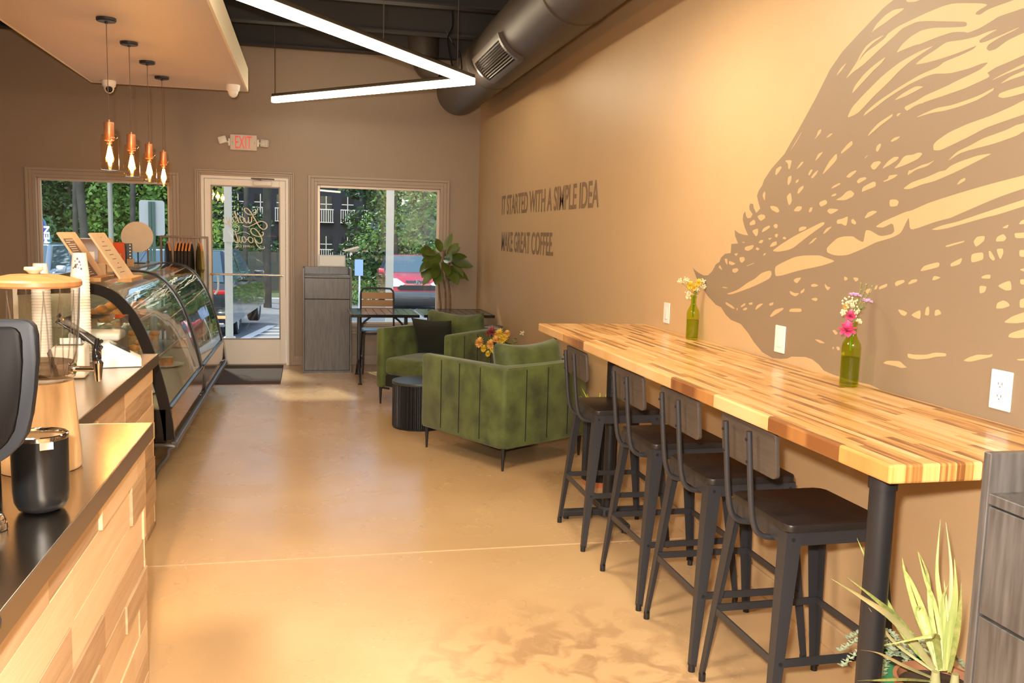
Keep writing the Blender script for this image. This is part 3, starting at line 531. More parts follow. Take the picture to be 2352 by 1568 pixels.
def casing(x0, x1, z0, z1, win=True):
    """stepped picture-frame casing round an opening"""
    b = MB()
    for (o, i_, d) in ((0.105, 0.075, 0.030), (0.075, 0.035, 0.018), (0.035, 0.0, 0.026)):
        if not win: o, i_ = o*0.62, i_*0.62
        b.box(x0-o, YB-d, z0 - (o if win else 0), x0-i_, YB, z1+o, 0.003); b.box(x1+i_, YB-d, z0-(o if win else 0), x1+o, YB, z1+o, 0.003)
        b.box(x0-i_, YB-d, z1+i_, x1+i_, YB, z1+o, 0.003)
        if win: b.box(x0-i_, YB-d, z0-o, x1+i_, YB, z0-i_, 0.003)
    return b
for n, (x0, x1, z0, z1) in (('window_1', W1), ('window_2', W2)):
    root = bpy.data.objects.new(n, None); COL.objects.link(root); root.location = ((x0+x1)/2, YB, z0); root['kind'] = 'structure'
    casing(x0, x1, z0, z1).build('window_casing', TRIMP, root, world=True)
    b = MB(); t = 0.028
    for q in ((x0, z0, x0+t, z1), (x1-t, z0, x1, z1), (x0+t, z1-t, x1-t, z1), (x0+t, z0, x1-t, z0+t)):
        b.box(q[0], YB+0.045, q[1], q[2], YB+0.085, q[3], 0.002)
    b.build('window_frame', mat('tan_aluminium_frame', (0.62, 0.50, 0.38), 0.35, 0.3), root, world=True)
    MB().box(x0+t, YB+0.062, z0+t, x1-t, YB+0.066, z1-t).build('pane', GL_WIN, root, world=True)
    MB().box(x0, YB, z0-0.012, x1, YB+0.045, z0, 0.003).build('window_sill', TRIMP, root, world=True)

# glazed entrance door
root = bpy.data.objects.new('door_1', None); COL.objects.link(root); root.location = ((DR[0]+DR[1])/2, YB, 0); root['kind'] = 'structure'
casing(DR[0], DR[1], 0, DR[3], win=False).build('door_casing', TRIMP, root, world=True)
b = MB()
b.box(DR[0], YB-0.01, 0, DR[0]+0.03, YB+0.09, DR[3]); b.box(DR[1]-0.03, YB-0.01, 0, DR[1], YB+0.09, DR[3]); b.box(DR[0]+0.03, YB-0.01, DR[3]-0.03, DR[1]-0.03, YB+0.09, DR[3])
b.build('door_jamb', CREAMF, root, world=True)
dx0, dx1, dz0, dz1 = DR[0]+0.034, DR[1]-0.034, 0.012, DR[3]-0.034; gx0, gx1, gz0, gz1 = -1.033, -0.305, 0.303, 2.010
b = MB(); yy0, yy1 = YB+0.015, YB+0.058
b.box(dx0, yy0, dz0, gx0, yy1, dz1, 0.003); b.box(gx1, yy0, dz0, dx1, yy1, dz1, 0.003); b.box(gx0, yy0, gz1, gx1, yy1, dz1, 0.003); b.box(gx0, yy0, dz0, gx1, yy1, gz0, 0.003)
leaf = b.build('door_leaf', CREAMF, root, world=True)
MB().box(gx0, YB+0.034, gz0, gx1, YB+0.040, gz1).build('pane', GL_WIN, root, world=True)
b = MB()
for q in ((gx0-0.008, gz0-0.008, gx0+0.006, gz1+0.008), (gx1-0.006, gz0-0.008, gx1+0.008, gz1+0.008)): b.box(q[0], YB+0.008, q[1], q[2], YB+0.017, q[3])
b.box(gx0, YB+0.008, gz1-0.006, gx1, YB+0.017, gz1+0.008); b.box(gx0, YB+0.008, gz0-0.008, gx1, YB+0.017, gz0+0.006)
b.build('glazing_bead', mat('grey_glazing_bead', (0.35, 0.28, 0.22), 0.4), root, world=True)
b = MB(); b.tube([(gx0-0.02, YB-0.03, 1.035), (gx1+0.035, YB-0.03, 1.030)], 0.011, 10); b.tube([(gx0-0.01, YB-0.03, 1.035), (gx0-0.01, YB+0.016, 1.035)], 0.011, 8); b.tube([(gx1+0.03, YB-0.03, 1.03), (gx1+0.03, YB+0.016, 1.03)], 0.011, 8)
b.build('push_bar', mat('brass_tinted_bar', (0.75, 0.6, 0.45), 0.25, 0.9), root, smooth=40, world=True)
b = MB(); b.tube(smoothpts([(-1.0, YB+0.07, 1.03), (-0.985, YB+0.115, 1.0), (-0.985, YB+0.12, 0.86), (-1.02, YB+0.10, 0.80)], 5), 0.012, 8); b.build('pull_handle', WHITEP, root, smooth=40, world=True)
b = MB(); b.box(-0.585, YB-0.042, 2.028, -0.385, YB+0.012, 2.075, 0.006); b.build('closer_body', CREAMF, root, world=True)
b = MB(); b.tube([(-0.50, YB-0.03, 2.085), (-0.60, YB-0.16, 2.095), (-0.36, YB-0.02, 2.10)], 0.008, 6); b.build('closer_arm', mat('closer_metal', (0.45, 0.36, 0.28), 0.35, 0.7), root, smooth=40, world=True)
MB().box(DR[0], YB-0.005, 0, DR[1], YB+0.15, 0.012).build('threshold', mat('aluminium_threshold', (0.35, 0.30, 0.25), 0.4, 0.6), root, world=True)
# script lettering on the outside of the pane, read from behind: traced strokes
def strokes(parent):
    s = 12.06; H = []
    from_px = lambda x, y: pane_pt(500+x/s, 460+y/s)
    def pane_pt(px, py):
        d = fw + rr*((px-1176)/FPX) - uu*((py-784)/FPX); o = Vector((0, 0, CAMH)); t = (YB+0.031)/d.y; return o+d*t
    S = [
     ([(1015, 250), (1060, 270), (1070, 330), (1020, 395), (920, 405), (820, 370), (750, 300), (735, 240), (780, 215), (850, 250), (930, 350), (1040, 540), (1130, 690), (1210, 780), (1290, 800), (1350, 760), (1365, 690), (1320, 620), (1240, 585), (1150, 595), (1010, 660), (850, 730), (760, 720), (690, 690)], 20),
     ([(940, 450), (935, 580), (890, 625), (860, 600), (850, 460)], 20), ([(850, 560), (810, 625), (770, 600), (740, 480)], 18),
     ([(740, 600), (700, 470), (650, 450), (615, 500), (660, 600), (690, 625)], 18), ([(455, 295), (500, 400), (590, 625)], 22), ([(540, 560), (470, 600), (430, 540), (420, 480), (470, 455), (500, 500)], 16),
     ([(440, 560), (400, 640), (350, 600), (320, 480), (330, 600), (300, 640), (240, 470)], 16), ([(155, 510), (180, 610), (250, 655), (420, 650), (540, 690), (590, 760), (560, 850), (480, 855), (380, 770), (310, 640), (235, 460)], 15),
     ([(1215, 880), (1260, 890), (1255, 960), (1180, 1000), (1060, 985), (950, 920), (915, 830), (950, 780), (1020, 785), (1110, 860), (1190, 990), (1225, 1090), (1200, 1180), (1120, 1180), (1050, 1110), (1010, 1030)], 20),
     ([(1010, 1030), (1060, 1180), (1130, 1290), (1220, 1345), (1290, 1320), (1280, 1270)], 16),
     ([(890, 1010), (960, 1050), (975, 1140), (920, 1175), (860, 1120), (840, 1050), (880, 1010)], 16), ([(840, 1060), (790, 1090), (740, 1010), (690, 1010), (680, 1100), (740, 1170), (790, 1110)], 16), ([(700, 1080), (650, 1170), (610, 1130), (590, 1000)], 16),
     ([(480, 870), (530, 1010), (570, 1160), (520, 1165), (440, 1110)], 18), ([(890, 945), (790, 890), (680, 875), (560, 920), (440, 960)], 14)]
    b = MB()
    for pts, wd in S:
        q = smoothpts([(x, y, 0) for x, y in pts], 5); n = len(q); L_ = []; 
        for i, p in enumerate(q):
            d = (q[min(i+1, n-1)]-q[max(i-1, 0)]).normalized(); nn = Vector((-d.y, d.x, 0)); k = wd*0.85*(0.55+0.45*abs(d.y))
            a_ = from_px(p.x+nn.x*k, p.y+nn.y*k); c_ = from_px(p.x-nn.x*k, p.y-nn.y*k); L_.append((b.v(a_), b.v(c_)))
        for u, v in zip(L_, L_[1:]): b.f([u[0], v[0], v[1], u[1]])
    M_ = mat('cream_vinyl_lettering', (0.85, 0.80, 0.62), 0.5)
    b.build('door_lettering', M_, parent, world=True)
    a_ = from_px(1015, 1310); c_ = from_px(505, 1285); 
    text_mesh('door_lettering', 'COFFEE CO.', M_, parent, (c_-a_).length, 0.022, (a_, (c_-a_).normalized(), (0, 0, 1)), bold=0.01)
strokes(root)

# ------------------------------------------------------------------ mural and lettering on the long wall
b = MB(); b.flatpoly(MURAL_OUT, XW-0.0005, 'x', 0)
def rounded(P, q=0.22):
    out = []
    for i in range(len(P)):
        a, c = P[i], P[(i+1) % len(P)]; out += [(a[0]+(c[0]-a[0])*q, a[1]+(c[1]-a[1])*q), (c[0]+(a[0]-c[0])*q, c[1]+(a[1]-c[1])*q)]
    return out
for i, p in enumerate(MURAL_LIGHT): b.flatpoly(rounded(rounded(p, 0.16), 0.25), XW-0.0008-i*0.000003, 'x', 1)
o = b.build('wall_mural', [MURAL_DARK, PAINT_TAN]); tag(o, 'huge taupe wing-like silhouette with tan flecks and streaks painted on the long wall', 'mural')
t = thing('wall_lettering', 'two lines of brown capitals about great coffee painted on the long wall', 'lettering', (XW-0.002, 8, 1.4))
text_mesh('text_line', 'IT STARTED WITH A SIMPLE IDEA', LETTER_PAINT, t, 3.18, 0.195, ((XW-0.002, 9.15, 1.757), (0, -1, 0), (0, 0, 1)), bold=0.018)
text_mesh('text_line', 'MAKE GREAT COFFEE.', LETTER_PAINT, t, 2.02, 0.198, ((XW-0.002, 9.13, 1.386), (0, -1, 0), (0, 0, 1)), bold=0.018)

def outlet(y, label, duplex):
    t = thing('outlet_plate', label, 'wall plate', (XW, y, 1.14), group='white wall plates above the tall table')
    MB().box(-0.006, -0.041, -0.058, 0, 0.041, 0.058, 0.003).build('plate', WHITEP, t)
    d = mat('socket_slot', (0.10, 0.08, 0.07), 0.5)
    if duplex:
        b = MB(); b.box(-0.008, -0.018, -0.036, -0.006, 0.018, 0.036, 0.001).build('receptacle', WHITEP, t)
        for z in (-0.018, 0.018):
            for yy in (-0.007, 0.007): MB().box(-0.0085, yy-0.001, z-0.002, -0.0079, yy+0.001, z+0.005).build('slot', d, t)
            MB().cyl((-0.0085, 0, z-0.008), (-0.0079, 0, z-0.008), 0.002, seg=8).build('ground_hole', d, t)
    else:
        MB().box(-0.009, -0.017, -0.033, -0.006, 0.017, 0.033, 0.001).build('insert', WHITEP, t)
outlet(4.677, 'small white wall plate farthest along the tall table, left of the yellow-flower bottle', False)
outlet(3.435, 'blank-looking white wall plate between the two flower bottles', False)
outlet(2.180, 'large-looking white duplex outlet on the wall near the dark cabinet', True)

# ------------------------------------------------------------------ hanging ceiling panel, duct, lamps
t = thing('ceiling_canopy', 'low cream-painted hanging ceiling panel above the counter with a bright edge', 'ceiling panel', (-1.27, 5, 2.88))
MB().box(-1.972, -2.5, 2.88, -0.58, 9.33, 2.90).build('underside_panel', PAINT_CREAM, t, world=True)
b = MB(); b.box(-0.58, -2.5, 2.879, -0.562, 9.33, 3.10); b.box(-1.972, 9.33, 2.879, -0.562, 9.345, 3.10); b.box(-1.99, -2.5, 2.879, -1.972, 9.345, 3.10)
b.build('edge_fascia', mat('lit_cream_fascia', (0.80, 0.70, 0.52), 0.5), t, world=True)  # soffit cream made lighter here, lamp-bar light on the edge put into the colour
for y in (0, 3, 6, 9):
    for x in (-1.7, -0.85): MB().cyl((x, y, 2.9), (x, y, ZC), 0.006, seg=6).build('hanger_rod', BLACKM, t, world=True)

t = thing('air_duct', 'big dark round spiral air duct running along the top of the long wall', 'duct', (1.602, 3.0, 3.07))
b = MB(); b.cyl((1.602, -11.1, 3.07), (1.602, 9.8, 3.07), 0.243, seg=48)
b.build('duct_tube', DUCT, t, smooth=40, world=True)
b = MB()
for y in (9.79, 7.9, 5.4, 2.9, 0.4): b.lathe([(0.245, -0.02), (0.249, -0.008), (0.249, 0.008), (0.245, 0.02)], 48)

for y in (7.95, 5.4, 2.9, 0.4):
    b = MB(); b.xf(Matrix.Translation((1.602, y, 3.07)) @ Matrix.Rotation(pi/2, 4, 'X')).lathe([(0.2435, -0.02), (0.249, -0.01), (0.249, 0.01), (0.2435, 0.02)], 48, closed=True)
    b.build('joint_band', DUCT, t, smooth=40, world=True)
def register(y0, y1, par):
    b = MB(); a0, a1 = radians(196), radians(254); R0, R1 = 0.2435, 0.275; n = 8
    def pt(a, r, y): return (1.602+r*cos(a), y, 3.07+r*sin(a))
    for (u0, u1, v0, v1) in ((a0, a1, y0, y0+0.05), (a0, a1, y1-0.05, y1), (a0, a0+0.16, y0+0.05, y1-0.05), (a1-0.16, a1, y0+0.05, y1-0.05)):
        g = [[[b.v(pt(u0+(u1-u0)*i/n, r, v)) for v in (v0, v1)] for i in range(n+1)] for r in (R0, R1)]
        for i in range(n):
            for r in (0, 1): b.f([g[r][i][0], g[r][i+1][0], g[r][i+1][1], g[r][i][1]])
            for v in (0, 1): b.f([g[0][i][v], g[0][i+1][v], g[1][i+1][v], g[1][i][v]])
        for i in (0, n): b.f([g[0][i][0], g[0][i][1], g[1][i][1], g[1][i][0]])
    fr = b.build('air_register', mat('register_metal', (0.075, 0.055, 0.04), 0.4, 0.1), par, world=True)
    b = MB()
    for i in range(9):
        a = a0+0.2+(a1-a0-0.4)*i/8
        b.quad(pt(a, R0+0.003, y0+0.05), pt(a, R0+0.003, y1-0.05), pt(a+0.06, R1-0.006, y1-0.05), pt(a+0.06, R1-0.006, y0+0.05))
    lv = b.build('louvres', DUCT, par, world=True)
    lv.parent = fr
register(6.5, 7.55, t); register(2.6, 3.65, t)
for y in (8.9, 6.0, 3.5): MB().cyl((1.602, y, 3.3), (1.602, y, ZC), 0.008, seg=6).build('hanger_strap', BLACKM, t, world=True)
t = thing('branch_duct', 'dark stubby box of ductwork above the lamp tip by the end of the big duct', 'duct', (1.25, 9.7, 3.5))
b = MB(); b.cyl((1.22, 9.9, 3.42), (1.22, 9.9, ZC), 0.17, seg=24); b.build('riser', DUCT, t, smooth=40, world=True)
b = MB(); b.xf().tube(smoothpts([(1.22, 9.9, 3.46), (1.26, 9.88, 3.33), (1.42, 9.82, 3.24)], 5), 0.13, 20); b.build('elbow', DUCT, t, smooth=40, world=True)

ZL = 2.85
pts = [(-0.332, 9.553), (1.358, 7.704), (-0.539, 5.16), (1.08, 3.0), (-0.54, 0.82), (1.08, -1.35), (-0.54, -3.5), (1.08, -5.65), (-0.54, -7.8), (1.08, -9.9)]
lamps = ['short glowing linear lamp bar pointing at the dark round duct', 'long glowing diagonal linear lamp bar running to the top edge']
t = thing('zigzag_lamp', 'bright zigzag of linear lamp bars hung from the dark ceiling', 'lamp', (1.41, 8.0, ZL))
for i, (p, q) in enumerate(zip(pts, pts[1:])):
    p = Vector((*p, ZL)); q = Vector((*q, ZL)); d = (q-p).normalized()
    if i == 0: q = q + d*0.03
    M_ = Matrix.Translation(p) @ d.to_track_quat('X', 'Z').to_matrix().to_4x4(); L_ = (q-p).length
    b = MB(); b.xf(M_).box(0, -0.030, -0.035, L_, 0.030, 0.022, 0.008, 2); b.build('diffuser', LED, t, world=True)
    b = MB(); b.xf(M_).box(0.0, -0.026, 0.022, L_, 0.026, 0.052, 0.004); b.build('housing', mat('lamp_housing', (0.10, 0.08, 0.06), 0.4, 0.5), t, world=True)
for k, (x, y) in enumerate([(-0.315, 9.535), (1.21, 7.50), (0.53, 6.6), (-0.44, 5.3), (0.98, 3.13), (-0.44, 0.95), (0.98, -1.2), (-0.44, -3.4), (0.98, -5.5), (-0.44, -7.7)]):
    MB().cyl((x, y, ZL+0.05), (x, y, ZC), 0.004, seg=6).build('suspension_cable', mat('grey_cable', (0.10, 0.08, 0.065), 0.5), t, world=True)
b = MB(); b.tube(smoothpts([(1.16, 7.44, ZL+0.05), (1.14, 7.6, 3.15), (1.22, 7.85, 3.35), (1.18, 7.9, ZC)], 6), 0.007, 6); b.tube(smoothpts([(1.26, 7.57, ZL+0.05), (1.28, 7.8, 3.08), (1.25, 8.0, 3.2), (1.18, 7.95, 3.3)], 6), 0.005, 6)
b.build('power_cord', BLACKM, t, smooth=40, world=True)

def pendant():
    t = thing('pendant_lamp', '', 'pendant lamp', (0, 0, 2.88), group='pendant lamps over the counter')
    MB().lathe([(0, 0), (0.062, 0), (0.062, -0.016), (0.056, -0.022), (0.01, -0.024), (0.01, -0.034), (0, -0.034)], 28).build('ceiling_rose', BLACKM, t, smooth=35)
    MB().cyl((0, 0, -0.03), (0, 0, -0.66), 0.0028, seg=6).build('cord', mat('brown_cord', (0.14, 0.09, 0.06), 0.6), t, smooth=40)
    MB().lathe([(0, -0.645), (0.006, -0.645), (0.007, -0.66), (0.030, -0.662), (0.031, -0.668), (0.031, -0.775), (0.029, -0.78), (0.016, -0.781), (0.016, -0.80), (0, -0.80)], 24).build('socket_cap', COPPER, t, smooth=35)
    MB().lathe([(0.033, -0.737), (0.044, -0.739), (0.052, -0.75), (0.055, -0.775), (0.055, -0.965), (0.052, -0.972), (0.0, -0.974)], 28).build('glass_shade', GL_LAMP, t, smooth=35)
    bl = MB().lathe([(0.010, -0.80), (0.017, -0.806), (0.020, -0.83), (0.029, -0.87), (0.0305, -0.895), (0.024, -0.93), (0.008, -0.953), (0, -0.955)], 20).build('bulb', GL_LAMP, t, smooth=50)
    f = MB()
    for k in range(6):
        a = k*pi/3; f.tube([(0.006*cos(a), 0.006*sin(a), -0.815), (0.020*cos(a), 0.020*sin(a), -0.885), (0.004*cos(a), 0.004*sin(a), -0.945)], 0.0028, 6)
    ff = f.build('filament', FILAMENT, bl)
    return t
pl = ['pendant lamp nearest the viewer, highest and largest of the row over the counter', 'second pendant lamp from the viewer over the counter', 'third pendant lamp from the viewer, its bulb beside the fourth', 'farthest and lowest-looking pendant lamp over the counter, nearest the door']
pend = pendant(); py = [6.45, 7.216, 7.985, 8.743]
for i in range(4):
    o = pend if i == 0 else copy_tree(pend)
    o.location = (-1.272, py[i], 2.88); o['label'] = pl[i]
    l = light('pendant_glow', 'POINT', (-1.272, py[i], 2.0), 9, (1.0, 0.55, 0.22), 0.03)

def dome(x, y, label, eye):
    t = thing('security_camera', label, 'security camera', (x, y, 2.88), group='white dome security cameras under the ceiling panel')
    MB().lathe([(0, 0), (0.062, 0), (0.064, -0.012), (0.058, -0.05), (0.046, -0.062), (0, -0.062)], 28).build('base', WHITEP, t, smooth=40)
    MB().lathe([(0.046, -0.055), (0.045, -0.075), (0.034, -0.10), (0.015, -0.114), (0, -0.116)], 24).build('ball', WHITEP, t, smooth=60)
    e = Vector(eye).normalized(); c = Vector((0, 0, -0.066))
    MB().cyl(c+e*0.02, c+e*0.052, 0.034, 0.028, 20).build('lens', mat('lens_black', (0.01, 0.01, 0.01), 0.15), t, smooth=30)
dome(-1.80, 9.17, 'white dome camera with a dark lens facing the room, behind the nearest pendant cord', (0.25, -1, -0.45))
dome(-0.677, 8.97, 'white dome camera near the corner of the ceiling panel, lens turned away', (-0.3, 1, -0.4))

# exit sign
t = thing('exit_sign', 'white exit sign with red letters and two lamp heads above the door', 'exit sign', (-0.683, YB, 2.487))
MB().box(-0.143, -0.045, -0.085, 0.143, 0, 0.085, 0.006).build('sign_box', mat('cream_plastic', (0.72, 0.62, 0.52), 0.4), t)
text_mesh('sign_letters', 'EXIT', mat('red_sign_letters', (0.75, 0.05, 0.04), 0.4, emit=(1, 0.10, 0.08), estr=0.25), t, 0.175, 0.135, ((-0.683-0.088, YB-0.0462, 2.487-0.066), (1, 0, 0), (0, 0, 1)), bold=0.0)
b = MB(); b.tube([(-0.122, -0.0465, 0.0), (-0.112, -0.0465, 0.012)], 0.002, 4); b.tube([(-0.122, -0.0465, 0.0), (-0.112, -0.0465, -0.012)], 0.002, 4); b.tube([(0.122, -0.0465, 0.0), (0.112, -0.0465, 0.012)], 0.002, 4); b.tube([(0.122, -0.0465, 0.0), (0.112, -0.0465, -0.012)], 0.002, 4)
b.build('chevron', mat('chevron_grey', (0.3, 0.15, 0.13), 0.5), t)
for s in (-1, 1):
    b = MB(); b.box(s*0.143, -0.035, -0.04, s*0.163, -0.01, 0.04, 0.004); b.cyl((s*0.16, -0.025, 0), (s*0.185, -0.03, 0), 0.010, seg=10); b.build('lamp_arm', CREAMF, t, smooth=30)
    b = MB(); b.xf(Matrix.Translation((s*0.222, -0.04, 0.02 if s < 0 else 0.0)) @ Matrix.Rotation(radians(-18 if s < 0 else 4), 4, 'Y')).box(-0.045, -0.03, -0.04, 0.045, 0.03, 0.04, 0.012, 3)
    hd = b.build('lamp_head', CREAMF, t, smooth=40)
    if s > 0:
        b = MB()
        for ix in range(5):
            for iz in range(4): b.xf(Matrix.Translation((s*0.222, -0.04, 0)) @ Matrix.Rotation(radians(4), 4, 'Y')).cbox((-0.032+ix*0.016, -0.0305, -0.024+iz*0.016), (0.010, 0.003, 0.009))
        b.build('lamp_grille', mat('grille_dark', (0.25, 0.2, 0.13), 0.5), hd)

# ------------------------------------------------------------------ tall butcher block table
BLOCK = stave_mat('butcher_block', 1, 0, 0.023, 0.36, [(0.0, (0.22, 0.085, 0.026)), (0.16, (0.44, 0.20, 0.06)), (0.36, (0.64, 0.33, 0.10)), (0.7, (0.72, 0.42, 0.16)), (1.0, (0.78, 0.53, 0.26))], rough=0.3, grain=0.75, coat=0.25, gs=(70, 3.5))
t = thing('tall_table', 'long high butcher block table on black posts along the wall', 'table', (1.63, 3.4, 0))
MB().box(1.312, 1.765, 1.000, 1.969, 5.005, 1.046, 0.006, 2).build('tabletop', BLOCK, t, world=True)
b = MB(); b.box(1.45, 1.90, 0.975, 1.95, 1.93, 1.0); b.box(1.40, 4.84, 0.972, 1.95, 4.88, 1.0); b.box(1.60, 1.93, 0.975, 1.66, 4.84, 1.0)
b.build('underframe', BLACKM, t, world=True)
for (x, y, r) in ((1.385, 1.885, 0.031), (1.64, 4.61, 0.031)):
    b = MB(); b.cyl((x, y, 0.03), (x, y, 0.985), r, seg=28); p = b.build('post', BLACKM, t, smooth=40, world=True)
    MB().cyl((x, y, 0.955), (x, y, 0.99), r*1.12, seg=28).build('collar', BLACKM, t, smooth=40, world=True)
    b = MB(); b.cbox((x+(0.03 if x < 1.5 else 0), y+0.02, 0.991), (0.12, 0.12, 0.016), 0.003); b.build('mounting_plate', BLACKM, t, world=True)
    b = MB(); b.lathe([(0, 0.012), (0.055, 0.012), (0.055, 0.05), (0.045, 0.062), (0, 0.062)], 8, (x, y, 0)); b.build('hub', CHARM, t, smooth=30, world=True)
    xa = x-0.27 if x > 1.5 else x-0.04
    if x < 1.5:
        MB().lathe([(0, 0), (0.10, 0), (0.10, 0.006), (0.05, 0.012), (0, 0.012)], 32, (x, y, 0)).build('floor_flange', CHARM, t, smooth=30, world=True); continue
    b = MB(); b.box(xa, y-0.026, 0.015, XW-0.05, y+0.026, 0.05, 0.008); b.build('base_bar', CHARM, t, world=True)
    b = MB(); b.box(x-0.026, y-0.30, 0.015, x+0.026, y+0.30, 0.05, 0.008); b.build('base_bar', CHARM, t, world=True)
    for (fx, fy) in ((xa+0.03, y), (XW-0.08, y), (x, y-0.28), (x, y+0.28)):
        MB().cyl((fx, fy, 0), (fx, fy, 0.016), 0.016, seg=12).build('levelling_foot', BLACKM, t, smooth=30, world=True)

# ------------------------------------------------------------------ bar stools
def make_stool():
    t = thing('bar_stool', '', 'bar stool', (0, 0, 0), group='black bar stools along the tall table')
    MB().prism(rrect(-0.175, -0.187, 0.175, 0.187, 0.03), 0.676, 0.70, 'z', 0.004).build('seat', BLACKW, t, smooth=30)
    b = MB(); h0, h1, th = 0.634, 0.676, 0.004
    b.box(-0.172, -0.183, h0, 0.172, -0.179, h1); b.box(-0.172, 0.179, h0, 0.172, 0.183, h1); b.box(-0.172, -0.179, h0, -0.168, 0.179, h1); b.box(0.168, -0.179, h0, 0.172, 0.179, h1)
    b.build('seat_frame', CHARM, t)
    top = (0.172, 0.183); bot = (0.232, 0.236); zt, zb_ = 0.674, 0.02
    def lerp(a, b_, k): return a+(b_-a)*k
    for sx in (-1, 1):
        for sy in (-1, 1):
            b = MB(); secs = []
            for k in (0.0, 0.5, 1.0):
                X = lerp(top[0], bot[0], k); Y = lerp(top[1], bot[1], k); wd = lerp(0.052, 0.024, k); z = lerp(zt, zb_, k); q = 0.0035
                secs.append([b.v((sx*a, sy*c, z)) for a, c in ((X, Y), (X-wd, Y), (X-wd, Y-q), (X-q, Y-q), (X-q, Y-wd), (X, Y-wd))])
            for s0, s1 in zip(secs, secs[1:]):
                for i in range(6): b.f([s0[i], s0[(i+1) % 6], s1[(i+1) % 6], s1[i]])
            b.f(secs[0]); b.f(secs[-1]); lg = b.build('leg', CHARM, t)
            MB().cyl((sx*(bot[0]-0.010), sy*(bot[1]-0.010), 0), (sx*(bot[0]-0.010), sy*(bot[1]-0.010), 0.028), 0.0125, seg=12).build('foot_cap', BLACKM, lg, smooth=40)
            for z, kx in ((0.655, 1), (0.275, 1)):
                k = (zt-z)/(zt-zb_); X = lerp(top[0], bot[0], k); Y = lerp(top[1], bot[1], k)
                MB().cyl((sx*(X-0.022), sy*(Y-0.001), z), (sx*(X-0.022), sy*(Y+0.0035), z), 0.0062, seg=8).build('bolt', BLACKM, lg, smooth=40)
    k = (zt-0.275)/(zt-zb_); X = lerp(top[0], bot[0], k)-0.006; Y = lerp(top[1], bot[1], k)-0.006
    for s in (-1, 1):
        MB().box(-X, s*Y-0.004, 0.262, X, s*Y+0.003, 0.288).build('footrest', CHARM, t)
        MB().box(s*X-0.004, -Y, 0.262, s*X+0.003, Y, 0.288).build('footrest', CHARM, t)
    # bent tubes and backrest on the aisle side
    for s in (-1, 1):
        yy = s*0.078
        path = smoothpts([(-0.10, yy, 0.628), (-0.165, yy, 0.628), (-0.205, yy, 0.640), (-0.228, yy, 0.675), (-0.243, yy, 0.76), (-0.262, yy, 0.97)], 6)
        tb = MB().tube(path, 0.0095, 12).build('back_tube', CHARM, t, smooth=50)
        for z in (0.945, 0.875):
            xx = -0.262+(0.97-z)*0.09
            MB().cyl((xx-0.013, yy, z), (xx+0.004, yy, z), 0.0045, seg=8).build('bolt', BLACKM, tb, smooth=40)
    b = MB(); pr = rrect(-0.176, -0.072, 0.176, 0.072, 0.018, 4)
    b.xf(Matrix.Translation((-0.242, 0, 0.912)) @ Matrix.Rotation(radians(-5), 4, 'Y')).prism(pr, -0.007, 0.007, 'x', 0.0015)
    for v in b.b.verts: v.co.x -= 0.55*(v.co.y**2)*-1 - 0.0085
    bk = b.build('backrest', BACKW, t, smooth=30)
    return t
st = make_stool()
for i, (x, y, r, l) in enumerate([(1.588, 2.545, 0.5, 'nearest and largest black bar stool, closest to the dark cabinet'), (1.580, 3.065, -0.5, 'second black bar stool from the viewer'), (1.575, 3.605, 0.8, 'third black bar stool from the viewer'), (1.562, 4.315, -1.0, 'farthest black bar stool, beside the green armchair')]):
    o = st if i == 0 else copy_tree(st)
    o.location = (x, y, 0); o.rotation_euler = (0, 0, radians(r)); o['label'] = l

# ------------------------------------------------------------------ green velvet armchairs
def cushion(b, M_, sx, sy, th, corner=0.0, n=16, pinch=0.06, sag=0.0):
    """plump cushion in local xy, thickness along z"""
    b.xf(M_); G = [[None]*(n+1) for _ in range(n+1)]; H = [[None]*(n+1) for _ in range(n+1)]
    for i in range(n+1):
        for j in range(n+1):
            u = -1+2*i/n; v = -1+2*j/n
            h = ((1-abs(u)**4)*(1-abs(v)**4))**0.38 * th/2
            x = u*sx/2*(1-pinch*(1-v*v)*abs(u)); y = v*sy/2*(1-pinch*(1-u*u)*abs(v)) - sag*(1-u*u)*(1 if v > 0 else 0)*(v)
            G[i][j] = b.v((x, y, h))
            H[i][j] = G[i][j] if (i in (0, n) or j in (0, n)) else b.v((x, y, -h))
    for i in range(n):
        for j in range(n):
            b.f([G[i][j], G[i+1][j], G[i+1][j+1], G[i][j+1]]); b.f([H[i][j], H[i][j+1], H[i+1][j+1], H[i+1][j]])
    return b
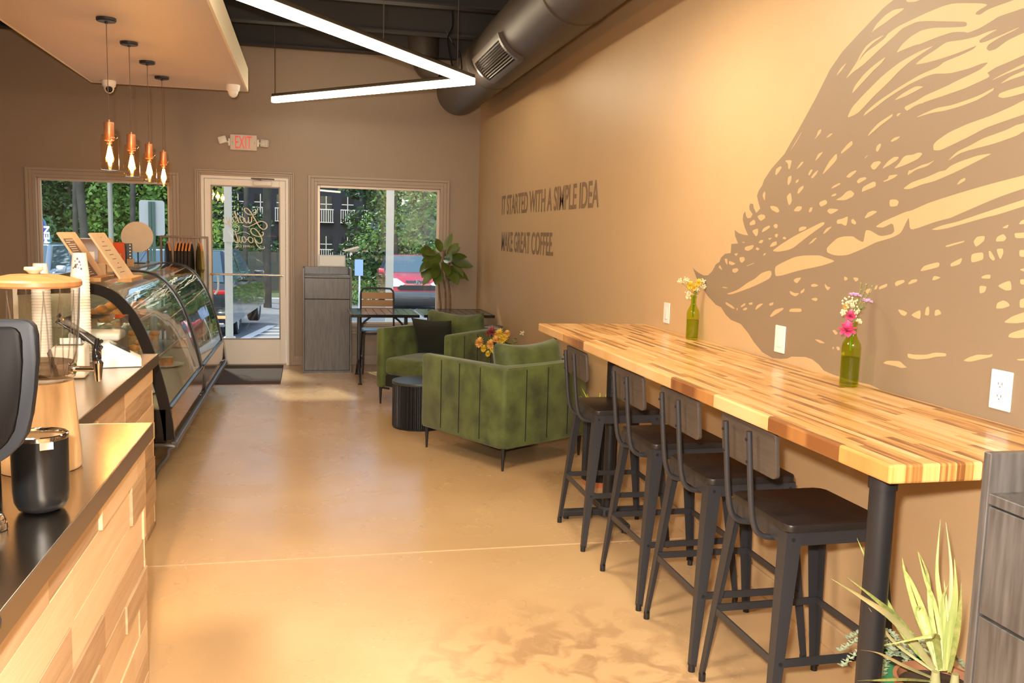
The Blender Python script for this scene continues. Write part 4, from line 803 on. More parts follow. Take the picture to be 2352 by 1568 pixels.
def make_armchair(t, W, D):
    # local: x across, +y is the way it faces, origin at centre of the floor footprint
    hw, hd, th, z0, z1 = W/2, D/2, 0.085, 0.155, 0.69
    R = 0.032; P = []
    def arc(cx, cy, r, a0, a1, n=5):
        return [(cx+r*cos(radians(a0+(a1-a0)*i/n)), cy+r*sin(radians(a0+(a1-a0)*i/n))) for i in range(n+1)]
    P += arc(-hw+R, -hd+R, R, 180, 270) + arc(hw-R, -hd+R, R, 270, 360)
    P += arc(hw-0.03, hd-0.03, 0.03, 0, 90, 3) + arc(hw-th+0.03, hd-0.03, 0.03, 90, 180, 3)
    P += arc(hw-th-0.03, -hd+th+0.03, 0.03, 0, -90, 3) + arc(-hw+th+0.03, -hd+th+0.03, 0.03, 270, 180, 3)
    P += arc(-hw+th-0.03, hd-0.03, 0.03, 0, 90, 3) + arc(-hw+0.03, hd-0.03, 0.03, 90, 180, 3)
    b = MB(); b.prism(P, z0, z1, 'z', 0.022); sh = b.build('shell', VELVET, t, smooth=50)
    b = MB()
    pos = [(-hw-0.001, y) for y in (-hd+0.24, -hd+0.46, -hd+0.66)] + [(hw+0.001, y) for y in (-hd+0.24, -hd+0.46, -hd+0.66)] + [(x, -hd-0.001) for x in (-hw+0.2, 0, hw-0.2)]
    for x, y in pos: 
        MB().tube([(x, y, z0+0.03), (x, y, z1-0.02)], 0.0035, 6).build('seam', VELVETD, sh, smooth=40)

    MB().box(-hw+th-0.005, -hd+th-0.005, z0+0.005, hw-th+0.005, hd-0.035, 0.27, 0.02, 3).build('seat_base', VELVETD, t, smooth=40)
    b = MB(); b.box(-hw+th+0.004, -hd+th+0.005, 0.272, hw-th-0.004, hd-0.012, 0.43, 0.045, 4); b.build('seat_cushion', VELVET, t, smooth=50)
    b = MB(); cushion(b, Matrix.Translation((0, -hd+th+0.10, 0.625)) @ Matrix.Rotation(radians(-12), 4, 'X') @ Matrix.Rotation(radians(90), 4, 'X'), W-2*th-0.02, 0.44, 0.20, pinch=0.05, sag=0.03)
    b.build('back_cushion', VELVET, t, smooth=70)
    for sx in (-1, 1):
        for sy in (-1, 1):
            x, y = sx*(hw-0.035), sy*(hd-0.035)
            lg = MB().cyl((x, y, 0), (x, y, z0+0.002), 0.0075, 0.015, 12).build('leg', BLACKM, t, smooth=40)
            MB().prism([(0, 0), (-0.055, 0), (-0.02, -0.02), (0, -0.06)], -0.004, 0.004, 'y').xf().build('leg_bracket', BLACKM, lg) if False else None
            MB().box(x-sx*0.10, y-0.006, z0-0.014, x, y+0.006, z0+0.001).build('leg_plate', BLACKM, lg)
def place_chair(c_back_left, u_face, u_side, W, D, label):
    """corner point, facing unit vector, vector across the back"""
    c = Vector((*c_back_left, 0)) + Vector((*u_side, 0))*W/2 + Vector((*u_face, 0))*D/2
    t = thing('armchair', label, 'armchair', c, math.atan2(-u_face[0], u_face[1]), group='green velvet armchairs')
    make_armchair(t, W, D); return t
uf = Vector((-0.494, 0.87)).normalized(); us = Vector((uf.y, -uf.x))
chB = place_chair((1.245, 5.575), uf, us, 0.80, 0.90, 'green velvet armchair turned with its back to the viewer, behind the farthest stool')
ufA = Vector((-0.71, -0.705)).normalized(); usA = Vector((0.705, -0.71)).normalized()
# far armchair: front-left corner (0.62,8.08)
cA = Vector((0.60, 8.06)) - ufA*0.86
chA = place_chair((cA.x, cA.y), ufA, usA, 0.84, 0.86, 'green velvet armchair facing the room, nearer the windows, holding a dark pillow')
M_ = Matrix.Translation((chA.location.x, chA.location.y, 0)) @ Matrix.Rotation(chA.rotation_euler.z, 4, 'Z')
t = thing('throw_pillow', 'small square very dark green pillow standing on the seat of the far armchair', 'pillow', M_ @ Vector((0.10, -0.02, 0.60)), chA.rotation_euler.z)
b = MB(); cushion(b, Matrix.Rotation(radians(6), 4, 'Z') @ Matrix.Rotation(radians(-20), 4, 'X') @ Matrix.Rotation(radians(90), 4, 'X'), 0.43, 0.36, 0.13, pinch=0.10); b.build('pillow_cover', VELVETD, t, smooth=70)
b = MB(); R_ = Matrix.Rotation(radians(6), 4, 'Z') @ Matrix.Rotation(radians(-20), 4, 'X') @ Matrix.Rotation(radians(90), 4, 'X')
b.xf(R_).tube([(-0.208, -0.172, 0), (0, -0.156, 0), (0.208, -0.172, 0), (0.188, 0, 0), (0.208, 0.172, 0), (0, 0.156, 0), (-0.208, 0.172, 0), (-0.188, 0, 0), (-0.208, -0.172, 0)], 0.0035, 6)
b.build('piping', VELVETD, t, smooth=50)

# fluted drum tables
def drum(name, label, loc, r, h, mtop):
    t = thing(name, label, 'side table', loc)
    MB().lathe([(0, h-0.022), (r, h-0.022), (r+0.002, h-0.018), (r+0.002, h-0.003), (r, h), (0, h)], 48).build('tabletop', mtop, t, smooth=35)
    n = 44; b = MB(); P = []
    for k in range(n*4):
        a = 2*pi*k/(n*4); q = (r-0.008)+0.006*(1 if k % 4 in (0, 1) else -1); P.append((q*cos(a), q*sin(a)))
    b.prism(P, 0.012, h-0.022, 'z'); b.build('fluted_drum', BLACKM, t)
    MB().lathe([(0, 0), (r-0.004, 0), (r-0.002, 0.012), (0, 0.012)], 48).build('plinth', BLACKM, t, smooth=35)
    return t
GT = mat('dark_grey_green_top', (0.05, 0.058, 0.05), 0.35)
drum('side_table', 'round black fluted drum table between the two green armchairs', (0.885, 7.08, 0), 0.222, 0.375, GT)
drum('side_table', 'low round black table behind the near armchair, carrying the yellow bouquet', (1.66, 7.05, 0), 0.19, 0.45, GT)

# ------------------------------------------------------------------ cabinets for rubbish bins
def bin_cabinet(label, loc, rz, wd, dp, h=1.143):
    t = thing('bin_cabinet', label, 'cabinet', loc, rz, group='charcoal woodgrain bin cabinets')
    th = 0.020  # local: x across 0..wd, front at y=0 facing -y
    for x in (0, wd-th): MB().box(x, 0, 0, x+th, dp, h, 0.0015, 1).build('side_panel', GREYW, t)
    MB().box(th, dp-th, 0.02, wd-th, dp, h, 0.0015, 1).build('back_panel', GREYW, t)
    MB().box(th, 0.002, 1.040, wd-th, dp-th, 1.062, 0.0015, 1).build('top_shelf', GREYW, t)
    MB().box(th+0.002, 0.003, 0.812, wd-th-0.002, 0.022, 1.036, 0.0015, 1).build('flap', GREYW, t)
    MB().box(th+0.002, 0.003, 0.03, wd-th-0.002, 0.022, 0.806, 0.0015, 1).build('door', GREYW, t)
    MB().box(th, 0.01, 0, wd-th, dp-th, 0.026).build('plinth', GREYW, t)
    return t
bin_cabinet('tall grey woodgrain bin cabinet between the door and the right-hand window', (-0.048, 9.87, 0), 0, 0.523, 0.50)
bin_cabinet('big charcoal woodgrain cabinet at the near end of the tall table', (1.330, 1.503, 0), radians(-90), 0.62, 0.60)
t = thing('card_holder', 'white framed blank card standing on top of the cabinet by the window', 'card holder', (0.275, 10.352, 1.144))
b = MB(); b.box(-0.15, 0, 0.0, 0.15, 0.014, 0.13, 0.003); b.build('frame', mat('pale_frame', (0.62, 0.68, 0.68), 0.4), t)
b = MB(); b.box(-0.135, -0.001, 0.012, 0.135, 0.001, 0.118); b.build('card', mat('cool_white_card', (0.82, 0.88, 0.92), 0.4), t)

# ------------------------------------------------------------------ cafe tables and chair by the window
SLAT = mat('black_steel_tabletop', (0.030, 0.028, 0.027), 0.16, 0.5)
def cafe_table(x0, x1, y0, y1, label, rz=0.0):
    h = 0.72; t = thing('cafe_table', label, 'table', ((x0+x1)/2, (y0+y1)/2, 0), rz, group='black metal cafe tables under the right-hand window')
    W_, D_ = (x1-x0)/2, (y1-y0)/2
    b = MB(); b.box(-W_, -D_, h-0.030, -W_+0.02, D_, h, 0.003); b.box(W_-0.02, -D_, h-0.030, W_, D_, h, 0.003); b.box(-W_+0.02, -D_, h-0.030, W_-0.02, -D_+0.02, h, 0.003); b.box(-W_+0.02, D_-0.02, h-0.030, W_-0.02, D_, h, 0.003)
    b.build('top_frame', SLAT, t)
    n = 8; sw = (2*W_-0.044)/n; b = MB()
    for i in range(n): b.box(-W_+0.022+i*sw+0.003, -D_+0.021, h-0.014, -W_+0.022+(i+1)*sw-0.003, D_-0.021, h-0.002, 0.001, 1)
    b.build('slatted_top', SLAT, t)
    for s in (-1, 1):
        xx = s*(W_-0.10)
        b = MB(); b.box(xx-0.014, -0.05, 0.20, xx+0.014, -0.022, h-0.03, 0.003); b.build('leg_post', BLACKM, t)
        b = MB(); b.box(xx-0.014, 0.022, 0.20, xx+0.014, 0.05, h-0.03, 0.003); b.build('leg_post', BLACKM, t)
        for q in (-1, 1):
            lg = MB().tube(smoothpts([(xx, q*0.036, 0.30), (xx, q*0.05, 0.20), (xx, q*0.20, 0.13), (xx, q*0.31, 0.06), (xx, q*0.335, 0.012)], 6), 0.012, 10).build('foot', BLACKM, t, smooth=50)
            MB().lathe([(0, 0), (0.021, 0), (0.020, 0.012), (0.008, 0.016), (0, 0.016)], 14, (xx, q*0.335, 0)).build('foot_pad', BLACKM, lg, smooth=40)
        MB().tube(smoothpts([(xx, 0, 0.50), (xx-s*0.05, 0, 0.60), (xx-s*0.16, 0, h-0.032)], 6), 0.011, 10).build('brace', BLACKM, t, smooth=50)
    MB().box(-W_+0.10, -0.015, h-0.055, W_-0.10, 0.015, h-0.03, 0.003).build('rail', BLACKM, t)
cafe_table(0.425, 1.118, 9.04, 9.80, 'left black slatted cafe table, touching the grey cabinet')
cafe_table(1.165, 1.905, 9.06, 9.80, 'right black slatted cafe table in the corner, behind the far armchair')
t = thing('cafe_chair', 'black tube chair with brown slatted back behind the left cafe table', 'chair', (0.775, 9.98, 0), 0)
BR = mat('brown_slat', (0.30, 0.155, 0.06), 0.3, 0.3)
b = MB(); P = [(-0.185, 0.16, 0.44), (-0.185, 0.20, 0.62), (-0.185, 0.225, 0.84), (-0.165, 0.232, 0.895), (-0.12, 0.235, 0.912), (0.12, 0.235, 0.912), (0.165, 0.232, 0.895), (0.185, 0.225, 0.84), (0.185, 0.20, 0.62), (0.185, 0.16, 0.44)]
b.tube(smoothpts(P, 4), 0.011, 10); b.build('back_frame', BLACKM, t, smooth=50)
for z, y in ((0.83, 0.224), (0.745, 0.214), (0.66, 0.204)): MB().box(-0.175, y-0.005, z-0.038, 0.175, y+0.004, z+0.038, 0.003).build('back_slat', BR, t)
MB().prism(rrect(-0.19, -0.20, 0.19, 0.19, 0.04), 0.44, 0.47, 'z', 0.008).build('seat', mat('black_vinyl', (0.018, 0.018, 0.019), 0.3), t, smooth=40)
for sx in (-1, 1):
    MB().tube([(sx*0.17, 0.16, 0.445), (sx*0.185, 0.23, 0.0)], 0.010, 10).build('leg', BLACKM, t, smooth=50)
    MB().tube([(sx*0.17, -0.17, 0.445), (sx*0.185, -0.22, 0.0)], 0.010, 10).build('leg', BLACKM, t, smooth=50)
    MB().tube([(sx*0.18, -0.20, 0.14), (sx*0.18, 0.21, 0.16)], 0.006, 8).build('stretcher', BLACKM, t, smooth=50)

# ------------------------------------------------------------------ plants
LEAFG = mat('fig_leaf_green', (0.085, 0.125, 0.018), 0.35, noise=0.35, nscale=6)
def leaf(b, base, d, L_, W_, droop=0.25, cup=0.15, n=6, fid=True, roll=0.0, shape=None):
    d = Vector(d).normalized(); side = d.cross(Vector((0, 0, 1)))
    if side.length < 0.05: side = Vector((1, 0, 0))
    side.normalize(); side = Matrix.Rotation(roll, 3, d) @ side; up = side.cross(d).normalized(); rows = []
    for i in range(n+1):
        k = i/n
        wv = shape(k) if shape else ((sin(pi*min(1, k**0.8)))**0.7*(0.72+0.42*k) if fid else sin(pi*k)**0.8)
        c = Vector(base)+d*(L_*k)-Vector((0, 0, 1))*(droop*L_*k*k)
        e = max(wv, 0.02)*W_/2
        rows.append([b.v(c-side*e+up*cup*e), b.v(c-up*0.02*L_*(wv)), b.v(c+side*e+up*cup*e)])
    for p, q in zip(rows, rows[1:]):
        b.f([p[0], p[1], q[1], q[0]]); b.f([p[1], p[2], q[2], q[1]])
t = thing('potted_fig_tree', 'fiddle-leaf fig with bare twin stems and broad leaves in the window corner', 'plant', (1.55, 10.15, 0))
MB().lathe([(0, 0.002), (0.12, 0.002), (0.15, 0.36), (0.158, 0.37), (0.150, 0.37), (0.14, 0.33), (0, 0.33)], 28).build('pot', mat('grey_brown_pot', (0.16, 0.13, 0.11), 0.5), t, smooth=40)
SOIL = mat('potting_soil', (0.06, 0.035, 0.02), 0.9, noise=0.3, nscale=40)
BARK = mat('brown_bark', (0.17, 0.095, 0.045), 0.7, noise=0.3, nscale=20)
for pts_ in ([(-0.02, 0, 0.33), (-0.06, 0, 0.75), (-0.085, 0.0, 1.0), (-0.10, 0, 1.20)], [(0.0, 0.02, 0.33), (0.0, 0.0, 0.8), (-0.025, 0, 1.0), (-0.05, 0.0, 1.12), (-0.02, 0, 1.36)], [(0.03, 0, 0.33), (0.055, 0, 0.72), (0.035, 0, 0.95), (0.0, 0, 1.10), (0.05, 0, 1.25)]):
    MB().tube(smoothpts(pts_, 5), 0.011, 8).build('stem', BARK, t, smooth=50)
rng = random.Random(11); b = MB()
for (x, z, L_, w_, az, el, dr) in [(-0.06, 1.36, 0.17, 0.11, 170, 70, 0.05), (-0.16, 1.36, 0.16, 0.14, 190, 20, 0.3), (-0.10, 1.30, 0.20, 0.13, 200, 10, 0.4), (-0.03, 1.38, 0.20, 0.09, 10, 62, -0.1), (0.02, 1.36, 0.16, 0.09, -20, 40, 0.0), (0.04, 1.30, 0.20, 0.11, -10, 12, 0.15),
    (0.05, 1.26, 0.26, 0.12, -5, -4, 0.15), (0.04, 1.20, 0.24, 0.14, -15, -20, 0.35), (-0.05, 1.30, 0.24, 0.15, 215, -10, 0.3), (-0.08, 1.22, 0.20, 0.15, 240, -25, 0.3), (-0.02, 1.24, 0.20, 0.15, 270, -20, 0.3), (0.02, 1.18, 0.20, 0.15, 300, -30, 0.35), (-0.10, 1.18, 0.22, 0.12, 205, -30, 0.4),
    (-0.02, 1.32, 0.18, 0.13, 90, 25, 0.2), (-0.06, 1.28, 0.18, 0.13, 120, 15, 0.2), (0.02, 1.28, 0.18, 0.13, 60, 10, 0.2), (0.0, 1.34, 0.19, 0.12, 330, 30, 0.1), (0.05, 1.14, 0.12, 0.12, -30, -40, 0.2), (-0.09, 1.33, 0.19, 0.13, 180, 5, 0.15), (0.0, 1.03, 0.10, 0.04, -10, 35, 0.5), (-0.12, 1.24, 0.16, 0.14, 195, -8, 0.3), (-0.16, 1.26, 0.17, 0.15, 185, -30, 0.3), (-0.18, 1.20, 0.15, 0.13, 200, -45, 0.2), (-0.06, 1.16, 0.17, 0.15, 230, -50, 0.2), (0.08, 1.20, 0.17, 0.13, 320, -35, 0.2), (-0.12, 1.34, 0.18, 0.14, 215, 15, 0.3), (-0.02, 1.30, 0.2, 0.15, 285, 5, 0.3), (0.06, 1.24, 0.18, 0.13, 340, 5, 0.3)]:
    a, e_ = radians(az), radians(el); leaf(b, (x, rng.uniform(-0.02, 0.02), z-0.02), (cos(a)*cos(e_), sin(a)*cos(e_)*0.8, sin(e_)), L_, w_, dr, 0.12, 7, roll=rng.uniform(0.5, 1.5)*(1 if cos(a) > 0 else -1))
b.build('foliage', LEAFG, t, smooth=60)
MB().lathe([(0, 0.332), (0.138, 0.332), (0.0, 0.34)], 20).build('soil', SOIL, t)

t = thing('round_bin', 'grey-brown round bin beside the wall in front of the right cafe table', 'bin', (1.83, 8.86, 0))
MB().lathe([(0, 0.002), (0.09, 0.002), (0.11, 0.60), (0.112, 0.62), (0.104, 0.62), (0.10, 0.60), (0.09, 0.02), (0, 0.02)], 32).build('bin_body', mat('grey_brown_bin', (0.20, 0.165, 0.135), 0.5), t, smooth=40)
MB().lathe([(0.106, 0.606), (0.116, 0.608), (0.116, 0.628), (0.106, 0.63)], 32, closed=True).build('rim', mat('bin_rim', (0.10, 0.085, 0.075), 0.4), t, smooth=40)

YUC = mat('variegated_leaf', (0.55, 0.58, 0.20), 0.45, col2=(0.30, 0.38, 0.10), nscale=14, stretch=(6, 6, 0.6))
YUC2 = mat('pale_straw_leaf', (0.72, 0.60, 0.30), 0.5, col2=(0.35, 0.38, 0.16), nscale=6)
def blade(b, pts_, w_):
    q = smoothpts(pts_, 5); n = len(q)-1; R_ = []
    for i, p in enumerate(q):
        d = (q[min(i+1, n)]-q[max(i-1, 0)]).normalized(); view = Vector((0.62, 0.78, 0)); s = d.cross(view).normalized(); k = i/n
        wd = w_*(0.55+0.45*sin(pi*min(1, k*1.2)))*(1-k**3)+0.0006
        nn = s.cross(d).normalized(); R_.append([b.v(p-s*wd*0.36), b.v(p+nn*wd*0.16), b.v(p+s*wd*0.36)])
    for a_, c_ in zip(R_, R_[1:]): b.f([a_[0], a_[1], c_[1], c_[0]]); b.f([a_[1], a_[2], c_[2], c_[1]])
def on_plane(px, py, X):
    d = fw + rr*((px-1176)/FPX) - uu*((py-784)/FPX); k = X/d.x; return Vector((0, 0, CAMH))+d*k
t = thing('potted_yucca', 'spiky yellow and green striped plant in a pot beside the charcoal cabinet', 'plant', (1.58, 1.868, 0))
b = MB(); b2 = MB(); BY = on_plane(2160, 1545, 1.58)
blades = [([(2150, 1540), (2080, 1460), (2020, 1350), (1968, 1235)], 1.72, 0.026), ([(2150, 1540), (2060, 1430), (1985, 1375), (1908, 1328)], 1.66, 0.026), ([(2150, 1540), (2070, 1430), (2010, 1375), (1945, 1325)], 1.68, 0.022),
 ([(2160, 1540), (2110, 1420), (2080, 1320), (2072, 1280)], 1.84, 0.020), ([(2165, 1540), (2140, 1420), (2130, 1320), (2110, 1268)], 1.86, 0.018), ([(2165, 1540), (2165, 1420), (2152, 1310), (2160, 1192)], 1.86, 0.020), ([(2170, 1540), (2180, 1430), (2185, 1310), (2172, 1196)], 1.84, 0.018),
 ([(2175, 1540), (2185, 1440), (2195, 1360), (2192, 1280)], 1.80, 0.026), ([(2180, 1545), (2195, 1470), (2205, 1400), (2208, 1335)], 1.76, 0.020), ([(2155, 1540), (2130, 1450), (2115, 1400), (2108, 1405), (2120, 1450)], 1.80, 0.028),
 ([(2160, 1540), (2150, 1470), (2140, 1460), (2030, 1482)], 1.74, 0.024), ([(2150, 1560), (2080, 1530), (2020, 1500), (1975, 1492)], 1.68, 0.014), ([(2150, 1565), (2080, 1560), (2000, 1562), (1968, 1563)], 1.66, 0.014), ([(2160, 1540), (2130, 1430), (2095, 1340), (2072, 1300)], 1.82, 0.022),
 ([(2170, 1540), (2150, 1400), (2125, 1330), (2108, 1265)], 1.84, 0.016), ([(2150, 1545), (2060, 1480), (2020, 1430), (1995, 1395)], 1.72, 0.012), ([(2175, 1540), (2170, 1440), (2165, 1380), (2178, 1340)], 1.78, 0.020), ([(2168, 1540), (2178, 1450), (2174, 1390), (2168, 1330)], 1.82, 0.02)]
for k, (pp, X_, w_) in enumerate(blades):
    n = len(pp)-1; X_ = 1.58+(X_-1.80)*(3.0 if X_ < 1.78 else 1.2); q = [on_plane(x, y, 1.58+(X_-1.58)*(i/n)) - Vector((1.58, 1.868, 0)) for i, (x, y) in enumerate(pp)]
    blade(b2 if k in (1, 6, 11, 15) else b, q, w_)
b.build('foliage', YUC, t, smooth=60); b2.build('dry_blades', YUC2, t, smooth=60)
MB().lathe([(0, 0.002), (0.085, 0.002), (0.105, 0.43), (0.11, 0.445), (0.10, 0.445), (0.098, 0.42), (0, 0.42)], 28).build('pot', mat('terracotta_pot', (0.40, 0.17, 0.08), 0.7), t, smooth=40)
MB().lathe([(0, 0.432), (0.097, 0.425)], 20).build('soil', SOIL, t)
b = MB(); b.cyl((-0.01, 0, 0.42), (-0.012, 0.0, 0.47), 0.016, 0.010, 10); b.cyl((0.03, -0.02, 0.42), (0.03, -0.02, 0.47), 0.014, 0.009, 10); b.build('stem_base', YUC2, t, smooth=50)
t = thing('potted_succulent', 'trailing pale grey-green succulent in a green pot left of the spiky plant', 'plant', (1.70, 2.17, 0))
MB().lathe([(0, 0.002), (0.05, 0.002), (0.062, 0.33), (0.066, 0.35), (0.058, 0.35), (0.055, 0.32), (0, 0.32)], 24).build('pot', mat('green_glazed_pot', (0.01, 0.16, 0.07), 0.25), t, smooth=40)
MB().lathe([(0, 0.34), (0.056, 0.33)], 16).build('soil', SOIL, t)
b = MB(); rng = random.Random(5)
for k in range(11):
    a = radians(k*33+10); L_ = rng.uniform(0.07, 0.15); pth = smoothpts([(0.02*cos(a), 0.02*sin(a), 0.34), (0.05*cos(a), 0.05*sin(a), 0.385), ((0.04+L_*0.6)*cos(a), (0.04+L_*0.6)*sin(a), 0.375), ((0.04+L_)*cos(a), (0.04+L_)*sin(a), 0.33)], 6)
    for i, p in enumerate(pth[3:]):
        for s in range(4):
            th_ = s*pi/2+i*0.8; dd = Vector((cos(a+th_), sin(a+th_), 0.5)); leaf(b, p, dd, 0.017, 0.009, 0.1, 0.3, 3, fid=False)
b.build('trailing_stems', mat('pale_succulent', (0.42, 0.50, 0.34), 0.6), t, smooth=60)

t = thing('ribbed_planter', 'tall dark ribbed planter with spiky yellow-green leaves under the far end of the tall table', 'planter', (1.80, 5.25, 0))
n = 36; P = []
for k in range(n*4):
    a = 2*pi*k/(n*4); q = 0.105+0.004*(1 if k % 4 in (0, 1) else -1); P.append((q*cos(a), q*sin(a)))
MB().prism(P, 0.035, 0.42, 'z').build('ribbed_body', BLACKM, t)
MB().lathe([(0, 0), (0.10, 0), (0.108, 0.035), (0, 0.035)], 32).build('copper_base', COPPER, t, smooth=40)
MB().lathe([(0, 0.421), (0.10, 0.421), (0, 0.43)], 20).build('soil', SOIL, t)
b = MB(); rng = random.Random(3)
for k in range(16):
    a = rng.uniform(0, 2*pi); e_ = rng.uniform(0.5, 1.3); L_ = rng.uniform(0.12, 0.26)
    blade(b, [(0.02*cos(a), 0.02*sin(a), 0.42), (0.02*cos(a)+L_*0.5*cos(a)*cos(e_), 0.02*sin(a)+L_*0.5*sin(a)*cos(e_), 0.42+L_*0.5*sin(e_)), (L_*cos(a)*cos(e_)*1.1, L_*sin(a)*cos(e_)*1.1, 0.42+L_*sin(e_)*0.9)], 0.022)
b.build('foliage', mat('lime_leaf', (0.45, 0.50, 0.04), 0.4), t, smooth=60)

# ------------------------------------------------------------------ bottles and bouquets
def bottle(loc, s, label):
    t = thing('bottle_vase', label, 'vase', loc, group='green glass bottle vases')
    P = [(0, 0.002), (0.029, 0.002), (0.031, 0.006), (0.0315, 0.13), (0.029, 0.146), (0.019, 0.165), (0.0135, 0.180), (0.0135, 0.205), (0.0155, 0.207), (0.0155, 0.218), (0.0135, 0.220)]
    MB().lathe([(r*s, z*s) for r, z in P], 32).build('bottle', GL_GREEN, t, smooth=50)
    MB().lathe([(0, 0.0105*s), (0.028*s, 0.0105*s), (0.0285*s, 0.10*s), (0, 0.10*s)], 24).build('water', glass('bottle_water', (0.80, 0.86, 0.55), 0.6, 0.0, 1.33), t, smooth=40)
    return t
b1 = bottle((1.915, 4.21, 1.046), 1.02, 'green bottle vase with yellow and white flowers, farther along the tall table')
b2_ = bottle((1.885, 2.80, 1.046), 1.06, 'green bottle vase with pink peony-like and lilac flowers, nearer the viewer')
STEM = mat('flower_stem_green', (0.16, 0.24, 0.04), 0.5)
def petals(b, c, d, r, n, rings=2, open_=0.6, w_=0.8):
    d = Vector(d).normalized(); x = d.orthogonal().normalized(); y = d.cross(x)
    for q in range(rings):
        for k in range(n):
            a = 2*pi*(k+0.5*q)/n; e_ = open_*(1-0.35*q); dd = (x*cos(a)+y*sin(a))*sin(e_*pi/2)+d*cos(e_*pi/2)
            leaf(b, c, dd, r*(1-0.18*q), r*w_, -0.1, 0.5, 4, fid=False, roll=0)
def tuft(b, c, R_, n, rs, rng):
    for k in range(n):
        p = Vector(c)+Vector((rng.gauss(0, 1), rng.gauss(0, 1), rng.gauss(0, 0.8))).normalized()*R_*rng.uniform(0.3, 1)
        b.lathe([(0, -rs), (rs, 0), (0, rs)], 5, p)
YEL = mat('yellow_petals', (0.85, 0.62, 0.06), 0.5); CRE = mat('cream_blossom', (0.80, 0.70, 0.45), 0.6); PNK = mat('pink_petals', (0.78, 0.10, 0.25), 0.5, noise=0.3, nscale=40); LIL = mat('lilac_petals', (0.72, 0.42, 0.72), 0.5); ORG = mat('apricot_petals', (0.85, 0.50, 0.14), 0.5); RED_ = mat('dusky_red_petals', (0.33, 0.07, 0.07), 0.6)
# yellow bouquet: horizontal offsets expressed along the wall (y), view is from -y side
def bq(name, label, loc, heads, neck, gname=None):
    t = thing(name, label, 'flowers', loc); rng = random.Random(len(heads)*3+1); sb = MB()
    for (dx, dy, dz, kind, r) in heads:
        top = Vector((dx, dy, dz)); nk = Vector((rng.uniform(-.006, .006), rng.uniform(-.006, .006), neck)); sb.tube(smoothpts([(nk.x*0.5, nk.y*0.5, neck-0.10), nk, (top+nk)/2+Vector((0, 0, 0.01)), top], 4), 0.0012, 5)
        d = Vector((dx*2-0.45, dy-0.6, 0.45)); b = MB()
        if kind == 'y': petals(b, top, d, r, 13, 4, 0.98, 0.42); b.build('flower', YEL, t, smooth=50)
        elif kind == 'o': petals(b, top, d, r, 14, 5, 0.98, 0.45); b.build('flower', ORG, t, smooth=50)
        elif kind == 'p': petals(b, top-d.normalized()*r*0.3, d, r, 8, 4, 0.85, 0.8); petals(b, top, d, r*0.7, 6, 3, 0.5, 0.8); b.build('flower', PNK, t, smooth=50)
        elif kind == 'r': petals(b, top, d, r, 9, 4, 0.8, 0.6); b.build('flower', RED_, t, smooth=50)
        elif kind == 'l': petals(b, top, Vector((0, -0.3, 1)), r, 6, 1, 0.95, 0.7); b.build('flower', LIL, t, smooth=50)
        elif kind == 'c': tuft(b, top, r, 26, 0.0045, rng); b.build('blossom_cluster', CRE, t)
        elif kind == 's':
            for k in range(12): leaf(b, nk+(top-nk)*(0.35+0.65*k/12), (cos(k*2.4), sin(k*2.4), 0.6), 0.010, 0.004, 0, 0.1, 2, fid=False)
            b.build('grass_sprig', mat('pale_grass', (0.50, 0.50, 0.22), 0.6), t)
        elif kind == 'g':
            for k in range(7): leaf(b, nk+(top-nk)*(0.3+0.7*k/7), (cos(k*2.1), sin(k*2.1)*0.7, 0.5), r, r*0.45, 0.2, 0.1, 4, fid=False)
            b.build('leaf_sprig', STEM, t, smooth=60)
    sb.build('stems', STEM, t, smooth=50)
    return t
# right = towards -y and +x, so offsets mostly in y (left = +y)
def R2(l, d=0.0): return (l*0.97+d*0.2, -l*0.25+d)
def H(l, z, k, r, d=0.0): x, y = R2(l, d); return (x, y, z, k, r)
bq('flower_bouquet', 'small bouquet of yellow blooms and cream blossom in the farther green bottle', (1.915, 4.21, 1.046),
   [H(-0.045, 0.302, 'c', 0.022), H(-0.075, 0.295, 'c', 0.016), H(-0.02, 0.275, 'y', 0.026), H(0.0, 0.265, 'y', 0.022), H(0.022, 0.29, 'y', 0.024), H(0.04, 0.295, 'c', 0.018), H(0.045, 0.27, 'c', 0.016, 0.0), H(-0.025, 0.235, 'c', 0.02), H(-0.005, 0.24, 'o', 0.017), H(-0.028, 0.215, 'c', 0.013), H(0.012, 0.255, 'c', 0.016), H(0.01, 0.245, 'g', 0.03)], 0.215)
bq('flower_bouquet', 'mixed bouquet with pink blooms, lilac florets and grasses in the nearer green bottle', (1.885, 2.80, 1.046),
   [H(-0.030, 0.208, 'p', 0.036, -0.03), H(-0.018, 0.255, 'p', 0.024, -0.02), H(-0.02, 0.30, 'c', 0.024), H(0.002, 0.29, 'c', 0.024), H(0.006, 0.265, 'c', 0.02), H(-0.035, 0.265, 'c', 0.012), H(-0.028, 0.285, 'o', 0.014), H(0.006, 0.325, 'l', 0.022), H(0.045, 0.305, 'l', 0.024), H(-0.008, 0.326, 'l', 0.018), H(0.022, 0.235, 'c', 0.010),
    H(0.02, 0.375, 's', 0), H(0.04, 0.37, 's', 0), H(0.062, 0.365, 's', 0), H(0.03, 0.285, 'g', 0.024), H(0.0, 0.31, 'g', 0.024)], 0.228)
t = thing('glass_vase', 'small clear vase behind the near armchair holding the yellow bouquet', 'vase', (1.55, 6.98, 0.45))
MB().lathe([(0, 0.002), (0.04, 0.002), (0.045, 0.10), (0.032, 0.13), (0.034, 0.135), (0.030, 0.135), (0.040, 0.10), (0.036, 0.01), (0, 0.01)], 24).build('vase_body', GL_CLEAR, t, smooth=50)
